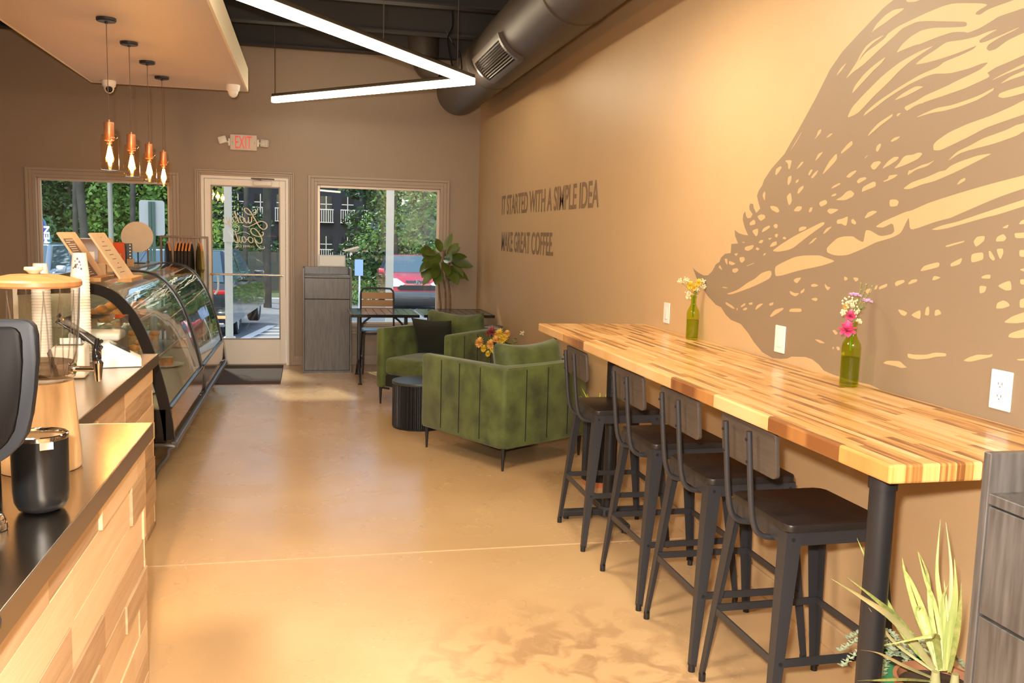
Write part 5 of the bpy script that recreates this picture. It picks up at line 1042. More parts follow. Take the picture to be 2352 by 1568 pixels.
bq('flower_bouquet', 'loose bouquet of yellow, apricot and dusky red blooms behind the near armchair', (1.55, 6.98, 0.45),
   [H(-0.20, 0.235, 'o', 0.05, -0.04), H(-0.165, 0.19, 'y', 0.035, -0.05), H(-0.11, 0.225, 'o', 0.048, -0.05), H(-0.10, 0.32, 'r', 0.05), H(-0.04, 0.31, 'y', 0.045), H(0.0, 0.28, 'y', 0.04), H(-0.07, 0.26, 'o', 0.04, -0.05), H(-0.13, 0.15, 'y', 0.03, -0.05), H(0.03, 0.25, 'g', 0.07), H(0.12, 0.30, 'g', 0.05), H(-0.16, 0.33, 'g', 0.03), H(0.14, 0.32, 'c', 0.022), H(-0.02, 0.21, 'g', 0.06), H(-0.06, 0.30, 'o', 0.042), H(-0.02, 0.26, 'y', 0.045), H(-0.14, 0.27, 'g', 0.05), H(-0.09, 0.19, 'y', 0.04, -0.05), H(0.02, 0.31, 'o', 0.035), H(-0.13, 0.31, 'r', 0.03), H(0.06, 0.24, 'g', 0.08)], 0.135)

# door mat
o = MB().box(-0.90, 9.19, 0.0, -0.265, 10.42, 0.012, 0.003).build('door_mat', mat('brown_ribbed_mat', (0.075, 0.050, 0.035), 0.9, noise=0.2, nscale=90, bump=0.4, bscale=200)); tag(o, 'dark brown mat on the floor inside the glass door', 'mat')

# ------------------------------------------------------------------ plank-clad counters
def plank_mat():
    m = bpy.data.materials.new('reclaimed_pale_planks'); m.use_nodes = True; nt = m.node_tree; N = nt.nodes.new; L = nt.links.new
    b = nt.nodes['Principled BSDF']; b.inputs['Roughness'].default_value = 0.6
    g = N('ShaderNodeNewGeometry'); tc = N('ShaderNodeTexCoord'); mp = N('ShaderNodeMapping'); mp.inputs['Scale'].default_value = (14, 1.3, 14); L(tc.outputs['Object'], mp.inputs[0])
    nz = N('ShaderNodeTexNoise'); nz.inputs['Scale'].default_value = 2.2; nz.inputs['Detail'].default_value = 7; nz.inputs['Distortion'].default_value = 0.8; L(mp.outputs[0], nz.inputs['Vector'])
    ad = N('ShaderNodeMath'); ad.operation = 'MULTIPLY_ADD'; L(nz.outputs[0], ad.inputs[0]); ad.inputs[1].default_value = 0.7; L(g.outputs['Random Per Island'], ad.inputs[2])
    sb = N('ShaderNodeMath'); sb.operation = 'SUBTRACT'; L(ad.outputs[0], sb.inputs[0]); sb.inputs[1].default_value = 0.35
    cr = N('ShaderNodeValToRGB'); e = cr.color_ramp.elements
    e[0].position = 0.0; e[0].color = (0.36, 0.215, 0.115, 1); e[1].position = 1.0; e[1].color = (0.80, 0.58, 0.36, 1)
    x = e.new(0.3); x.color = (0.56, 0.37, 0.215, 1); x = e.new(0.65); x.color = (0.72, 0.49, 0.28, 1)
    L(sb.outputs[0], cr.inputs[0]); L(cr.outputs[0], b.inputs['Base Color'])
    n2 = N('ShaderNodeBump'); n2.inputs['Strength'].default_value = 0.25; n2.inputs['Distance'].default_value = 0.006; L(nz.outputs[0], n2.inputs['Height']); L(n2.outputs[0], b.inputs['Normal'])
    return m
PLANK = plank_mat()
def planks(b, face, a0, a1, pos, z0, z1, seed, out=1):
    rng = random.Random(seed); z = z1
    while z > z0+0.01:
        h = min(rng.uniform(0.085, 0.135), z-z0); a = a0 - rng.uniform(0, 0.5)
        while a < a1:
            l = rng.uniform(0.35, 1.05); lo = max(a, a0); hi = min(a+l, a1); d = rng.uniform(0.010, 0.022)
            if hi-lo > 0.02:
                if face == 'x': b.box(pos, lo+0.0008, z-h+0.0008, pos+d*out, hi-0.0008, z-0.0008, 0.0012, 1)
                else: b.box(lo+0.0008, pos, z-h+0.0008, hi-0.0008, pos+d*out, z-0.0008, 0.0012, 1)
            a += l
        z -= h
def counter(label, x0, x1, y0, y1, seed):
    t = thing('service_counter', label, 'counter', ((x0+x1)/2, (y0+y1)/2, 0))
    MB().box(x0, y0, 0, x1-0.045, y1-0.03, 0.875).build('carcass', mat('carcass_brown', (0.16, 0.10, 0.06), 0.7), t, world=True)
    b = MB(); planks(b, 'x', y0, y1-0.012, x1-0.045, 0.0, 0.848, seed); b.build('plank_front', PLANK, t, world=True)
    b = MB(); planks(b, 'y', x0, x1-0.03, y1-0.03, 0.0, 0.848, seed+1); b.build('plank_end', PLANK, t, world=True)
    MB().box(x0, y0, 0.876, x1-0.003, y1-0.003, 0.900, 0.002).build('steel_top', STEEL, t, world=True)
    b = MB(); b.box(x1-0.004, y0, 0.848, x1, y1, 0.9005, 0.001, 1); b.box(x0, y1-0.004, 0.848, x1-0.004, y1, 0.9005, 0.001, 1)
    b.build('edge_band', STEELE, t, world=True)
counter('pale plank-clad counter with steel top in the near left corner', -1.45, -0.500, -1.6, 3.108, 4)
counter('set-back plank-clad counter with steel top running up to the display case', -1.55, -0.742, 3.112, 4.82, 21)

# ------------------------------------------------------------------ curved glass display case
CX = [(-1.62, 1.192), (-1.34, 1.205), (-1.20, 1.198), (-1.10, 1.155), (-1.01, 1.06), (-0.935, 0.92), (-0.875, 0.74), (-0.828, 0.55), (-0.800, 0.40), (-0.787, 0.27)]
CP = [(p.x, p.y) for p in smoothpts([(a, c, 0) for a, c in CX], 5)]
def offset(P, d):
    Q = []; n = len(P)
    for i in range(n):
        a = Vector(P[max(i-1, 0)]); c = Vector(P[min(i+1, n-1)]); t_ = (c-a).normalized(); nn = Vector((t_.y, -t_.x)); Q.append((P[i][0]+nn.x*d, P[i][1]+nn.y*d))
    return Q
INN = offset(CP, 0.055)
if INN[20][1] > CP[20][1]: INN = offset(CP, -0.055)
BLK = mat('black_case_frame', (0.016, 0.013, 0.012), 0.22)
t = thing('display_case', 'long curved-glass bakery display case with black arched ribs', 'display case', (-1.2, 7.3, 0))
for y, w_ in ((5.60, 0.022), (7.28, 0.085), (9.03, 0.055)):
    b = MB(); poly = CP + INN[::-1]; n = len(CP)
    for yy in (y, y+w_):
        pass
    A = [(b.v((p[0]+0.006, y, p[1]+0.005)), b.v((q[0], y, q[1])), b.v((q[0], y+w_, q[1])), b.v((p[0]+0.006, y+w_, p[1]+0.005))) for p, q in zip(CP, INN)]
    for u, v in zip(A, A[1:]):
        for i in range(4): b.f([u[i], u[(i+1) % 4], v[(i+1) % 4], v[i]])
    b.f(A[0]); b.f(A[-1]); b.build('arched_rib', BLK, t, smooth=40, world=True)
GI = offset(CP, 0.004) if INN[20][1] < CP[20][1] and True else CP
for y0, y1 in ((5.624, 7.279), (7.367, 9.028)):
    b = MB(); seg = [p for p in CP if p[1] >= 0.45 or p[0] < -1.0]
    rows = [[b.v((p[0]-0.002, y, p[1]-0.002)) for y in (y0, y1)] for p in seg]
    for u, v in zip(rows, rows[1:]): b.f([u[0], u[1], v[1], v[0]])
    b.build('curved_glass', GL_CASE, t, smooth=60, world=True)
    MB().box(-0.802, y0, 0.30, -0.795, y1, 0.455).build('kick_panel', mat('bronze_mirror_panel', (0.42, 0.27, 0.16), 0.12, 0.9), t, world=True)
    MB().box(-0.815, y0, 0.452, -0.795, y1, 0.470, 0.003).build('glass_channel', BLK, t, world=True)
for y in (5.607, 9.07):
    b = MB(); seg = [p for p in INN if p[1] >= 0.45]; poly = seg + [(-0.84, 0.44), (-1.60, 0.44)]
    b.prism(poly, y, y+0.006, 'y'); b.build('end_glass', GL_CLEAR if False else glass('flat_case_glass', (0.90, 0.93, 0.90), 1.0, 0.0, 1.5), t, world=True)
    MB().box(-1.61, y-0.004, 0.255, -0.825, y+0.014, 0.443).build('end_panel', BLK, t, world=True)
MB().box(-1.62, 5.60, 0.25, -0.83, 9.08, 0.455).build('case_body', BLK, t, world=True)
MB().box(-1.64, 5.60, 0.455, -1.615, 9.08, 1.19).build('back_doors', mat('pale_back_door', (0.72, 0.64, 0.50), 0.25), t, world=True)
MB().box(-1.62, 5.60, 1.192, -1.345, 9.08, 1.212, 0.003).build('top_ledge', mat('case_top', (0.12, 0.09, 0.07), 0.3), t, world=True)
b = MB(); b.box(-0.80, 5.58, 0.228, -0.765, 9.10, 0.262, 0.006); b.build('front_rail', mat('grey_rail', (0.12, 0.115, 0.11), 0.35, 0.5), t, world=True)
for y in (5.585, 7.30, 9.07):
    pth = smoothpts([(-1.60, 0, 0.240), (-0.835, 0, 0.240), (-0.815, 0, 0.215), (-0.825, 0, 0.165), (-0.875, 0, 0.10), (-0.905, 0, 0.017)], 5)
    b = MB(); b.tube([(p.x, y, p.z) for p in pth], 0.013, 10); b.build('foot_bracket', mat('grey_rail'), t, smooth=50, world=True)
b = MB(); b.box(-1.60, 5.63, 0.456, -0.83, 9.05, 0.466); b.build('deck', mat('perforated_deck', (0.62, 0.58, 0.50), 0.35, 0.4, noise=0.3, nscale=140), t, world=True)
for z, xf in ((0.70, -0.94), (0.94, -1.05)):
    b = MB(); b.box(-1.60, 5.65, z, xf, 9.04, z+0.008); b.build('shelf', glass('shelf_glass', (0.86, 0.92, 0.88), 1.0, 0.0, 1.5), t, world=True)
    MB().box(xf, 5.65, z-0.004, xf+0.008, 9.04, z+0.014).build('shelf_edge', mat('shelf_edge_trim', (0.6, 0.55, 0.45), 0.3, 0.7), t, world=True)
MB().box(-1.50, 5.75, 0.456, -1.15, 8.95, 0.458).build('tray_mat', WHITEP, t, world=True) if False else None
for y in (6.2, 7.9):
    MB().cyl((-1.57, y, 1.165), (-1.57, y+0.9, 1.165), 0.010, seg=8).build('fill_tube', emis('case_fill_glow', (1.0, 0.85, 0.62), 16.0), t, smooth=40, world=True)  # glowing tubes added out of sight under the ledge to brighten the case interior
PASTRY = mat('baked_pastry', (0.55, 0.23, 0.06), 0.5, noise=0.4, nscale=25)
DISH = mat('white_dish', (0.75, 0.72, 0.66), 0.25)
def croissant():
    t = thing('croissant', 'golden croissant on a shelf inside the display case', 'pastry', (0, 0, 0), group='croissants on the upper shelf of the display case')
    b = MB(); pth = smoothpts([(-0.02, -0.07, 0.02), (0.012, -0.04, 0.028), (0.022, 0, 0.03), (0.012, 0.04, 0.028), (-0.02, 0.07, 0.02)], 5); n = len(pth)
    b.tube(pth, [0.006+0.024*sin(pi*i/(n-1))**0.7*(1+0.10*(i % 3 == 0)) for i in range(n)], 12); b.build('crust', PASTRY, t, smooth=60); return t
def muffin():
    t = thing('muffin', 'browned muffin on a shelf inside the display case', 'pastry', (0, 0, 0), group='muffins on the lower shelf of the display case')
    MB().lathe([(0, 0), (0.024, 0), (0.033, 0.042), (0, 0.042)], 20).build('paper_case', KRAFT, t)
    MB().lathe([(0.033, 0.040), (0.040, 0.046), (0.038, 0.058), (0.026, 0.070), (0, 0.075)], 20).build('muffin_top', PASTRY, t, smooth=60); return t
cr_ = croissant(); mf_ = muffin()
for i in range(10):
    o = cr_ if i == 0 else copy_tree(cr_); o.location = (-1.22-0.16*(i % 2), 5.90+0.3*(i//2), 0.9485)
    o = mf_ if i == 0 else copy_tree(mf_); o.location = (-1.10-0.15*(i % 2), 5.85+0.28*(i//2), 0.7085)
for i in range(3):
    t2 = thing('cake_plate', ['white plate of slices at the near end of the case deck', 'white plate in the middle of the case deck', 'white plate at the far end of the case deck'][i], 'plate', (-1.08, 6.1+1.2*i, 0.4665))
    MB().lathe([(0, 0), (0.09, 0), (0.14, 0.018), (0.142, 0.022), (0.09, 0.008), (0, 0.008)], 32).build('plate', DISH, t2, smooth=40)
    s3 = thing('cake_slice', ['brown cake wedge on the nearest plate in the case', 'brown cake wedge on the middle plate in the case', 'brown cake wedge on the farthest plate in the case'][i], 'cake', (-1.08, 6.1+1.2*i, 0.4755))
    MB().prism([(-0.05, -0.04), (0.06, 0), (-0.05, 0.04)], 0, 0.06, 'z').build('sponge', PASTRY, s3)
    MB().prism([(-0.051, -0.041), (0.061, 0), (-0.051, 0.041)], 0.0605, 0.068, 'z').build('icing', mat('icing', (0.75, 0.66, 0.5), 0.4), s3)

# ------------------------------------------------------------------ things on the near counter
ZT = 0.9012
def dispenser(label, loc):
    t = thing('drink_dispenser', label, 'drink dispenser', loc, group='glass drink dispensers on turned wooden stands')
    MB().lathe([(0, 0), (0.098, 0), (0.102, 0.008), (0.100, 0.05), (0.092, 0.15), (0.086, 0.235), (0, 0.235)], 48).build('wooden_stand', WOODL, t, smooth=35)
    rib = lambda k: 0.016*abs(((k*16/72) % 1)-0.5)*2
    MB().lathe([(0, 0.236), (0.080, 0.236), (0.090, 0.245), (0.094, 0.29), (0.103, 0.40), (0.107, 0.482)], 72, wob=rib).build('glass_tank', GL_CLEAR, t, smooth=50)
    gp = [(0.0885, 0.252), (0.0955, 0.29), (0.1045, 0.40), (0.1085, 0.478)]; RG = glass('cut_glass_ridge', (0.92, 0.92, 0.92), 1.0, 0.02, 3.2)
    for k in range(16):
        a0 = 2*pi*k/16; MB().tube([((r+0.0005)*cos(a0+(i*0.07 if k % 2 else -i*0.07)), (r+0.0005)*sin(a0+(i*0.07 if k % 2 else -i*0.07)), z) for i, (r, z) in enumerate(gp)], [0.0012, 0.0022, 0.0022, 0.0012], 6).build('cut_ridge', RG, t, smooth=50)
    MB().lathe([(0, 0.251), (0.084, 0.253), (0.0885, 0.285), (0, 0.285)], 40).build('water', glass('tinted_water', (0.62, 0.55, 0.50), 0.8, 0.0, 1.33), t, smooth=40)
    ld = MB().lathe([(0, 0.483), (0.108, 0.483), (0.114, 0.488), (0.114, 0.498), (0.110, 0.503), (0.06, 0.514), (0, 0.517)], 48).build('wooden_lid', mat('dark_honey_lid', (0.40, 0.175, 0.06), 0.45, noise=0.15, nscale=5, stretch=(2, 12, 2)), t, smooth=35)
    MB().lathe([(0, 0.516), (0.012, 0.517), (0.016, 0.522), (0.023, 0.527), (0.022, 0.534), (0, 0.535)], 24).build('lid_knob', mat('pale_knob', (0.72, 0.52, 0.30), 0.4), ld, smooth=40)
    sp = MB().tube([(0.086, 0, 0.268), (0.115, 0, 0.268), (0.150, 0, 0.268)], 0.0075, 14).build('tap_barrel', CHROME, t, smooth=40)
    MB().lathe([(0, 0.235), (0.007, 0.235), (0.0085, 0.24), (0.012, 0.272), (0.014, 0.284), (0.010, 0.290), (0, 0.290)], 20, (0.155, 0, 0)).build('tap_spout', CHROME, sp, smooth=40)
    b = MB(); b.tube(smoothpts([(0.155, 0, 0.288), (0.152, 0, 0.302), (0.150, 0, 0.318), (0.156, 0, 0.350)], 4), [0.006, 0.009, 0.011, 0.012, 0.012, 0.011, 0.010, 0.008, 0.006, 0.0055, 0.0055, 0.006, 0.005][:13], 10); b.build('tap_lever', mat('black_gloss', (0.01, 0.01, 0.01), 0.12), sp, smooth=50)
    MB().cyl((0.084, 0, 0.268), (0.096, 0, 0.268), 0.015, seg=20).build('tap_washer', CHROME, sp, smooth=40)
    return t
d1 = dispenser('glass drink dispenser with wooden lid and chrome tap on the steel counter', (-0.695, 2.55, ZT)); d1.rotation_euler.z = radians(-8)
d2 = copy_tree(d1, 'glass dispenser cut off by the left edge, beside the one with the chrome tap', (-0.962, 2.58, ZT), radians(-8))

t = thing('counter_bin', 'matte black round bin with bright rim and small white sticker on the counter', 'bin', (-0.591, 2.165, ZT))
MB().lathe([(0, 0), (0.036, 0.0), (0.048, 0.006), (0.056, 0.022), (0.0585, 0.045), (0.0595, 0.172), (0.0575, 0.172), (0.0565, 0.045), (0.052, 0.024), (0.04, 0.012), (0, 0.010)], 48).build('bin_body', mat('satin_black', (0.015, 0.015, 0.016), 0.3, 0.3), t, smooth=50)
MB().lathe([(0.0568, 0.165), (0.0598, 0.166), (0.0605, 0.171), (0.0605, 0.176), (0.058, 0.178), (0.0568, 0.176)], 48, closed=True).build('rim', CHROME, t, smooth=40)
MB().lathe([(0.0560, 0.05), (0.0564, 0.165)], 40).build('liner', mat('tan_liner', (0.50, 0.33, 0.18), 0.4), t, smooth=50)
b = MB(); b.xf(Matrix.Rotation(radians(-62), 4, 'Z')).box(0.0600, -0.014, 0.150, 0.0618, 0.014, 0.166, 0.0005, 1); b.build('sticker', WHITEP, t)

t = thing('service_bell', 'small chrome dome bell on the counter at the left edge', 'bell', (-0.645, 2.03, ZT))
MB().lathe([(0, 0), (0.022, 0), (0.023, 0.002), (0.022, 0.014), (0, 0.014)], 28).build('base', CHROME, t, smooth=35)
MB().lathe([(0.019, 0.0145), (0.020, 0.020), (0.016, 0.032), (0.008, 0.038), (0, 0.039)], 28).build('dome', CHROME, t, smooth=60)
MB().cyl((0, 0, 0.039), (0, 0, 0.046), 0.004, seg=12).build('plunger', CHROME, t, smooth=40)

# register display seen from behind
t = thing('register_screen', 'back of a dark grey rounded screen on a black stem at the left edge', 'screen', (-0.53, 1.5, ZT))
P = [(-0.16, 0.50), (0.104, 0.50), (0.113, 0.497), (0.119, 0.490), (0.122, 0.475), (0.121, 0.44), (0.116, 0.39), (0.110, 0.35), (0.104, 0.322), (0.092, 0.302), (0.075, 0.285), (0.05, 0.268), (0.0, 0.255), (-0.16, 0.25)]
P = [(x, z) for x, z in P]
MB().prism(P, -0.004, 0.018, 'y', 0.003).build('rim', mat('grey_bezel', (0.016, 0.0165, 0.019), 0.5, spec=0.15), t, smooth=30)
cx_, cz_ = -0.03, 0.39
MB().prism([((x-cx_)*0.88+cx_, (z-cz_)*0.91+cz_) for x, z in P], -0.013, -0.004, 'y', 0.003).build('rear_shell', mat('screen_back', (0.005, 0.0035, 0.003), 0.5, spec=0.08), t, smooth=30)
MB().cyl((-0.05, 0.004, 0.0), (-0.05, 0.004, 0.26), 0.028, 0.024, 24).build('stem', BLACKM, t, smooth=40)
MB().lathe([(0, 0), (0.10, 0), (0.10, 0.006), (0.04, 0.012), (0, 0.012)], 36, (-0.05, 0.004, 0)).build('foot', BLACKM, t, smooth=40)
t = thing('black_canister', 'tall black canister partly hidden behind the dark screen', 'canister', (-0.70, 2.10, ZT))
MB().lathe([(0, 0), (0.042, 0), (0.046, 0.006), (0.046, 0.16), (0.042, 0.165), (0, 0.165)], 32).build('body', mat('satin_black'), t, smooth=40)
MB().lathe([(0.0, 0.1655), (0.044, 0.1655), (0.044, 0.178), (0, 0.18)], 32).build('lid', CHROME, t, smooth=40)

# paper cups: a tall and a short nested stack; each cup shows its rim
CUP = mat('white_paper_cup', (0.82, 0.78, 0.70), 0.5); INK = mat('grey_print', (0.16, 0.12, 0.10), 0.6)
def cup(label, group, loc, flip=True):
    t = thing('paper_cup', label, 'cup', loc, group=group)
    MB().lathe([(0.040, 0.0), (0.0415, 0.001), (0.0420, 0.004), (0.0415, 0.006), (0.0405, 0.008), (0.030, 0.110), (0.0, 0.110)] if flip else [], 28).build('cup_wall', CUP, t, smooth=40)
    return t
def stack(x, y, n, labels, group, pr=()):
    base = None
    for i in range(n):
        z = ZT + i*0.0135; lab = labels[1] if i < n-1 else labels[0]
        if base is None: base = o = cup(lab, group, (x, y, z))
        else: o = copy_tree(base, lab, (x, y, z)); o.rotation_euler.z = i*0.7
    M_ = MB(); rg = random.Random(n)
    for k in range(14):
        a = radians(-95+rg.uniform(-28, 28)); z = ZT+(n-1)*0.0135+rg.uniform(0.035, 0.085); r = 0.0412-(z-ZT-(n-1)*0.0135)*0.103+0.0004; c = Vector((x+r*cos(a), y+r*sin(a), z)); u = Vector((-sin(a), cos(a), 0)); s_ = rg.uniform(0.002, 0.005)
        M_.quad(c-u*s_+Vector((0, 0, -s_*1.6)), c+u*s_+Vector((0, 0, -s_)), c+u*s_*0.6+Vector((0, 0, s_*1.5)), c-u*s_*0.8+Vector((0, 0, s_)))
    last = o; pm = M_.build('printed_drawing', INK, None); pm.parent = last; pm.matrix_parent_inverse = (Matrix.Translation(last.location) @ last.rotation_euler.to_matrix().to_4x4()).inverted()
    return base
stack(-1.035, 4.52, 31, ('topmost upturned paper cup of the tall stack by the menu board', 'white upturned paper cup nested in the tall stack'), 'tall stack of paper cups')
stack(-1.215, 4.56, 27, ('topmost upturned paper cup of the shorter stack, left of the tall one', 'white upturned paper cup nested in the shorter stack'), 'shorter stack of paper cups')

# card terminal, printer, tablet stand, clear box
t = thing('card_terminal', 'white wedge-shaped payment terminal with a dark screen at the counter edge', 'payment terminal', (-0.845, 4.42, ZT), radians(12))
MB().prism([(-0.085, 0), (0.085, 0), (0.085, 0.035), (-0.055, 0.115), (-0.085, 0.105)], -0.075, 0.075, 'y', 0.006).build('housing', WHITEP, t, smooth=30)
d = Vector((0.14, 0, -0.08)).normalized(); b = MB(); o_ = Vector((-0.045, 0, 0.111)); nn = Vector((0.08, 0, 0.14)).normalized()
b.quad(o_+Vector((0, -0.055, 0))+nn*0.002, o_+d*0.095+Vector((0, -0.055, 0))+nn*0.002, o_+d*0.095+Vector((0, 0.055, 0))+nn*0.002, o_+Vector((0, 0.055, 0))+nn*0.002)
b.build('screen', mat('dark_screen', (0.012, 0.012, 0.014), 0.08), t)
t = thing('receipt_printer', 'cream box-shaped receipt printer on the set-back counter behind the tap', 'printer', (-0.985, 4.10, ZT), radians(5))
MB().box(-0.065, -0.075, 0, 0.065, 0.075, 0.135, 0.012, 3).build('housing', mat('cream_plastic'), t, smooth=40)
MB().box(-0.05, -0.02, 0.1355, 0.05, 0.02, 0.139).build('paper_slot', mat('dark_slot', (0.03, 0.03, 0.03), 0.4), t)
MB().box(-0.04, 0.0, 0.139, 0.04, 0.0008, 0.165).build('receipt', WHITEP, t)
t = thing('tablet_stand', 'tilted tablet in a black clamp stand between the cups and the terminal', 'tablet stand', (-1.02, 4.34, ZT), radians(0))
MB().lathe([(0, 0), (0.055, 0), (0.055, 0.006), (0.02, 0.014), (0, 0.014)], 28).build('base', CREAMF, t, smooth=40)
MB().tube(smoothpts([(0, 0, 0.012), (0.0, 0, 0.07), (0.015, 0, 0.13)], 5), 0.010, 12).build('arm', CREAMF, t, smooth=50)
Mt = Matrix.Translation((0.02, -0.01, 0.165)) @ Matrix.Rotation(radians(38), 4, 'Y') @ Matrix.Rotation(radians(14), 4, 'Z')
b = MB(); b.xf(Mt).box(-0.105, -0.07, -0.004, 0.105, 0.07, 0.004, 0.003); b.build('tablet', mat('tablet_black', (0.02, 0.02, 0.022), 0.15), t, smooth=30)
for a in (-0.105, 0.105):
    for c in (-0.05, 0.05): b = MB(); b.xf(Mt).cbox((a, c, 0.002), (0.014, 0.018, 0.022), 0.003); b.build('clamp_jaw', mat('black_gloss'), t)
b = MB(); b.xf(Mt).box(-0.04, -0.012, -0.022, 0.04, 0.012, -0.004, 0.002); b.build('bracket', BLACKM, t)
ACR = glass('acrylic_sheet', (0.93, 0.94, 0.92), 1.0, 0.0, 1.49)
t = thing('acrylic_box', 'clear acrylic pastry box on the set-back counter against the display case', 'box', (-1.00, 4.68, ZT))
b = MB(); b.box(-0.125, -0.10, 0.002, 0.125, 0.10, 0.006); b.box(-0.125, -0.10, 0.006, -0.121, 0.10, 0.20); b.box(0.121, -0.10, 0.006, 0.125, 0.10, 0.20); b.box(-0.121, -0.10, 0.006, 0.121, -0.096, 0.20); b.box(-0.121, 0.096, 0.006, 0.121, 0.10, 0.20)
b.build('box_walls', ACR, t); MB().box(-0.127, -0.102, 0.200, 0.127, 0.102, 0.204).build('lid', ACR, t)
t = thing('pastry_tray', 'white tray inside the clear acrylic box', 'tray', (-1.00, 4.68, ZT+0.0065))
MB().box(-0.115, -0.09, 0.085, 0.115, 0.09, 0.125, 0.012, 3).build('tray_body', WHITEP, t, smooth=40)
b = MB(); b.box(-0.10, -0.08, 0, -0.09, 0.08, 0.085); b.box(0.09, -0.08, 0, 0.10, 0.08, 0.085); b.build('tray_riser', ACR, t)
t = thing('cookie', 'golden brown cookies heaped inside the clear acrylic box', 'cookie', (-0.98, 4.66, ZT+0.007), group='cookies in the acrylic box')
MB().lathe([(0, 0), (0.034, 0), (0.037, 0.006), (0.03, 0.013), (0, 0.015)], 20).build('biscuit', PASTRY, t, smooth=50)
for (dx, dy, dz) in ((-0.06, 0.02, 0.001), (0.05, -0.03, 0.001), (0.0, 0.01, 0.0162), (-0.05, 0.02, 0.0172), (0.04, -0.02, 0.0325)): copy_tree(t, None, (-0.99+dx, 4.67+dy, ZT+0.006+dz))
t = thing('folded_card', 'dark folded card leaning by the dispenser on the set-back counter', 'card', (-0.93, 3.72, ZT), radians(10))
b = MB(); b.xf(Matrix.Rotation(radians(-14), 4, 'Y')).box(-0.003, -0.055, 0.002, 0.003, 0.055, 0.165, 0.001, 1); b.build('card_face', mat('dark_brown_card', (0.07, 0.045, 0.04), 0.35), t)
b = MB(); b.xf(Matrix.Rotation(radians(20), 4, 'Y')).box(-0.003, -0.055, 0.002, 0.001, 0.055, 0.16, 0.001, 1); b.build('card_back', KRAFT, t)

# ------------------------------------------------------------------ things on top of the case
ZK = 1.2125
def menu(name, label, x, y, printed):
    t = thing(name, label, 'menu board', (x, y, ZK))
    Mt = Matrix.Rotation(radians(-32), 4, 'Y')
    MB().box(-0.03, -0.19, 0, 0.05, 0.19, 0.025, 0.003).build('wooden_foot', WOODO, t)
    b = MB(); b.xf(Mt).box(-0.006, -0.20, 0.022, 0.006, 0.20, 0.335, 0.0015, 1); bd = b.build('board', mat('pale_plywood', (0.78, 0.56, 0.32), 0.5, noise=0.06, nscale=8), t)
    if printed:
        b = MB(); b.xf(Mt).box(0.0062, -0.19, 0.03, 0.0075, 0.02, 0.29); b.build('printed_panel', mat('brown_print', (0.16, 0.075, 0.035), 0.5), bd)
        b = MB(); rng = random.Random(2)
        for k in range(17):
            z = 0.275-k*0.0145; l = rng.uniform(0.05, 0.17); b.xf(Mt).box(0.0077, -0.185+rng.uniform(0, 0.03), z, 0.0082, -0.185+0.03+l, z+0.006)
        b.build('printed_lines', CUP, bd)
    else:
        b = MB(); rng = random.Random(8)
        for k in range(9):
            z = 0.30-k*0.03; l = rng.uniform(0.03, 0.09); b.xf(Mt).box(0.0062, -0.15+rng.uniform(0, 0.16), z, 0.0070, -0.15+0.16+l*0.3, z+0.004)
        b.build('printed_lines', INK, bd)
menu('menu_board', 'slanted plywood menu board with a dark printed column on the case top', -1.235, 5.86, True)
menu('menu_board', 'slanted plain plywood menu board, right of the printed one', -1.065, 5.86, False)
def bag(name, label, loc, rz, w_, d_, h, m, m2=None, lean=0):
    t = thing(name, label, 'snack bag', loc, rz, group='snack bags on the case top')
    b = MB(); n = 8; rows = []
    for i in range(n+1):
        k = i/n; th = d_/2*(1-k)**0.5*(0.6+0.8*k if k < 0.5 else 1.0)+0.001; wd = w_/2*(0.92+0.08*k); rows.append([b.v((x, y, z_)) for x, y, z_ in ((-wd, -th, h*k), (0, -th*1.15, h*k), (wd, -th, h*k), (wd, th, h*k), (0, th*1.15, h*k), (-wd, th, h*k))])
    for u, v in zip(rows, rows[1:]):
        for i in range(6): b.f([u[i], u[(i+1) % 6], v[(i+1) % 6], v[i]])
    b.f(rows[0]); b.f(rows[-1]); b.build('bag_body', m, t, smooth=45)
    MB().box(-w_*0.47, -0.002, h-0.018, w_*0.47, 0.002, h+0.006).build('folded_top', m, t)
    if m2: MB().box(-w_*0.32, -d_*0.60, h*0.30, w_*0.32, -d_*0.52, h*0.62).build('bag_label', m2, t)
bag('snack_bag', 'brown and white printed snack bag, left end of the bags', (-1.50, 6.80, ZK), 0.2, 0.13, 0.05, 0.235, mat('brown_film', (0.17, 0.10, 0.07), 0.3), mat('film_cream', (0.75, 0.65, 0.5), 0.4))
bag('snack_bag', 'pinkish patterned snack bag just behind the brown one', (-1.46, 7.12, ZK), -0.1, 0.12, 0.05, 0.20, mat('salmon_film', (0.60, 0.22, 0.15), 0.35), mat('film_cream'))
bag('snack_bag', 'tall plain kraft paper bag among the snack bags', (-1.405, 6.90, ZK), 0.1, 0.10, 0.06, 0.235, KRAFT)
bag('snack_bag', 'orange-red snack bag beside the plain kraft bag', (-1.395, 7.30, ZK), -0.25, 0.09, 0.04, 0.20, mat('red_film', (0.55, 0.09, 0.03), 0.35), KRAFT)
t = thing('kraft_box', 'open kraft box at the foot of the snack bags', 'box', (-1.39, 6.48, ZK), 0.15)
MB().box(-0.07, -0.05, 0, 0.07, 0.05, 0.075, 0.002).build('box_body', KRAFT, t)
b = MB(); b.xf(Matrix.Translation((0.07, 0, 0.075)) @ Matrix.Rotation(radians(35), 4, 'Y')).box(0, -0.05, 0, 0.06, 0.05, 0.002); b.build('box_flap', KRAFT, t)
t = thing('gift_card_holder', 'small clear card holder with a brown card on the case front edge', 'card holder', (-1.37, 7.62, ZK), 0.1)
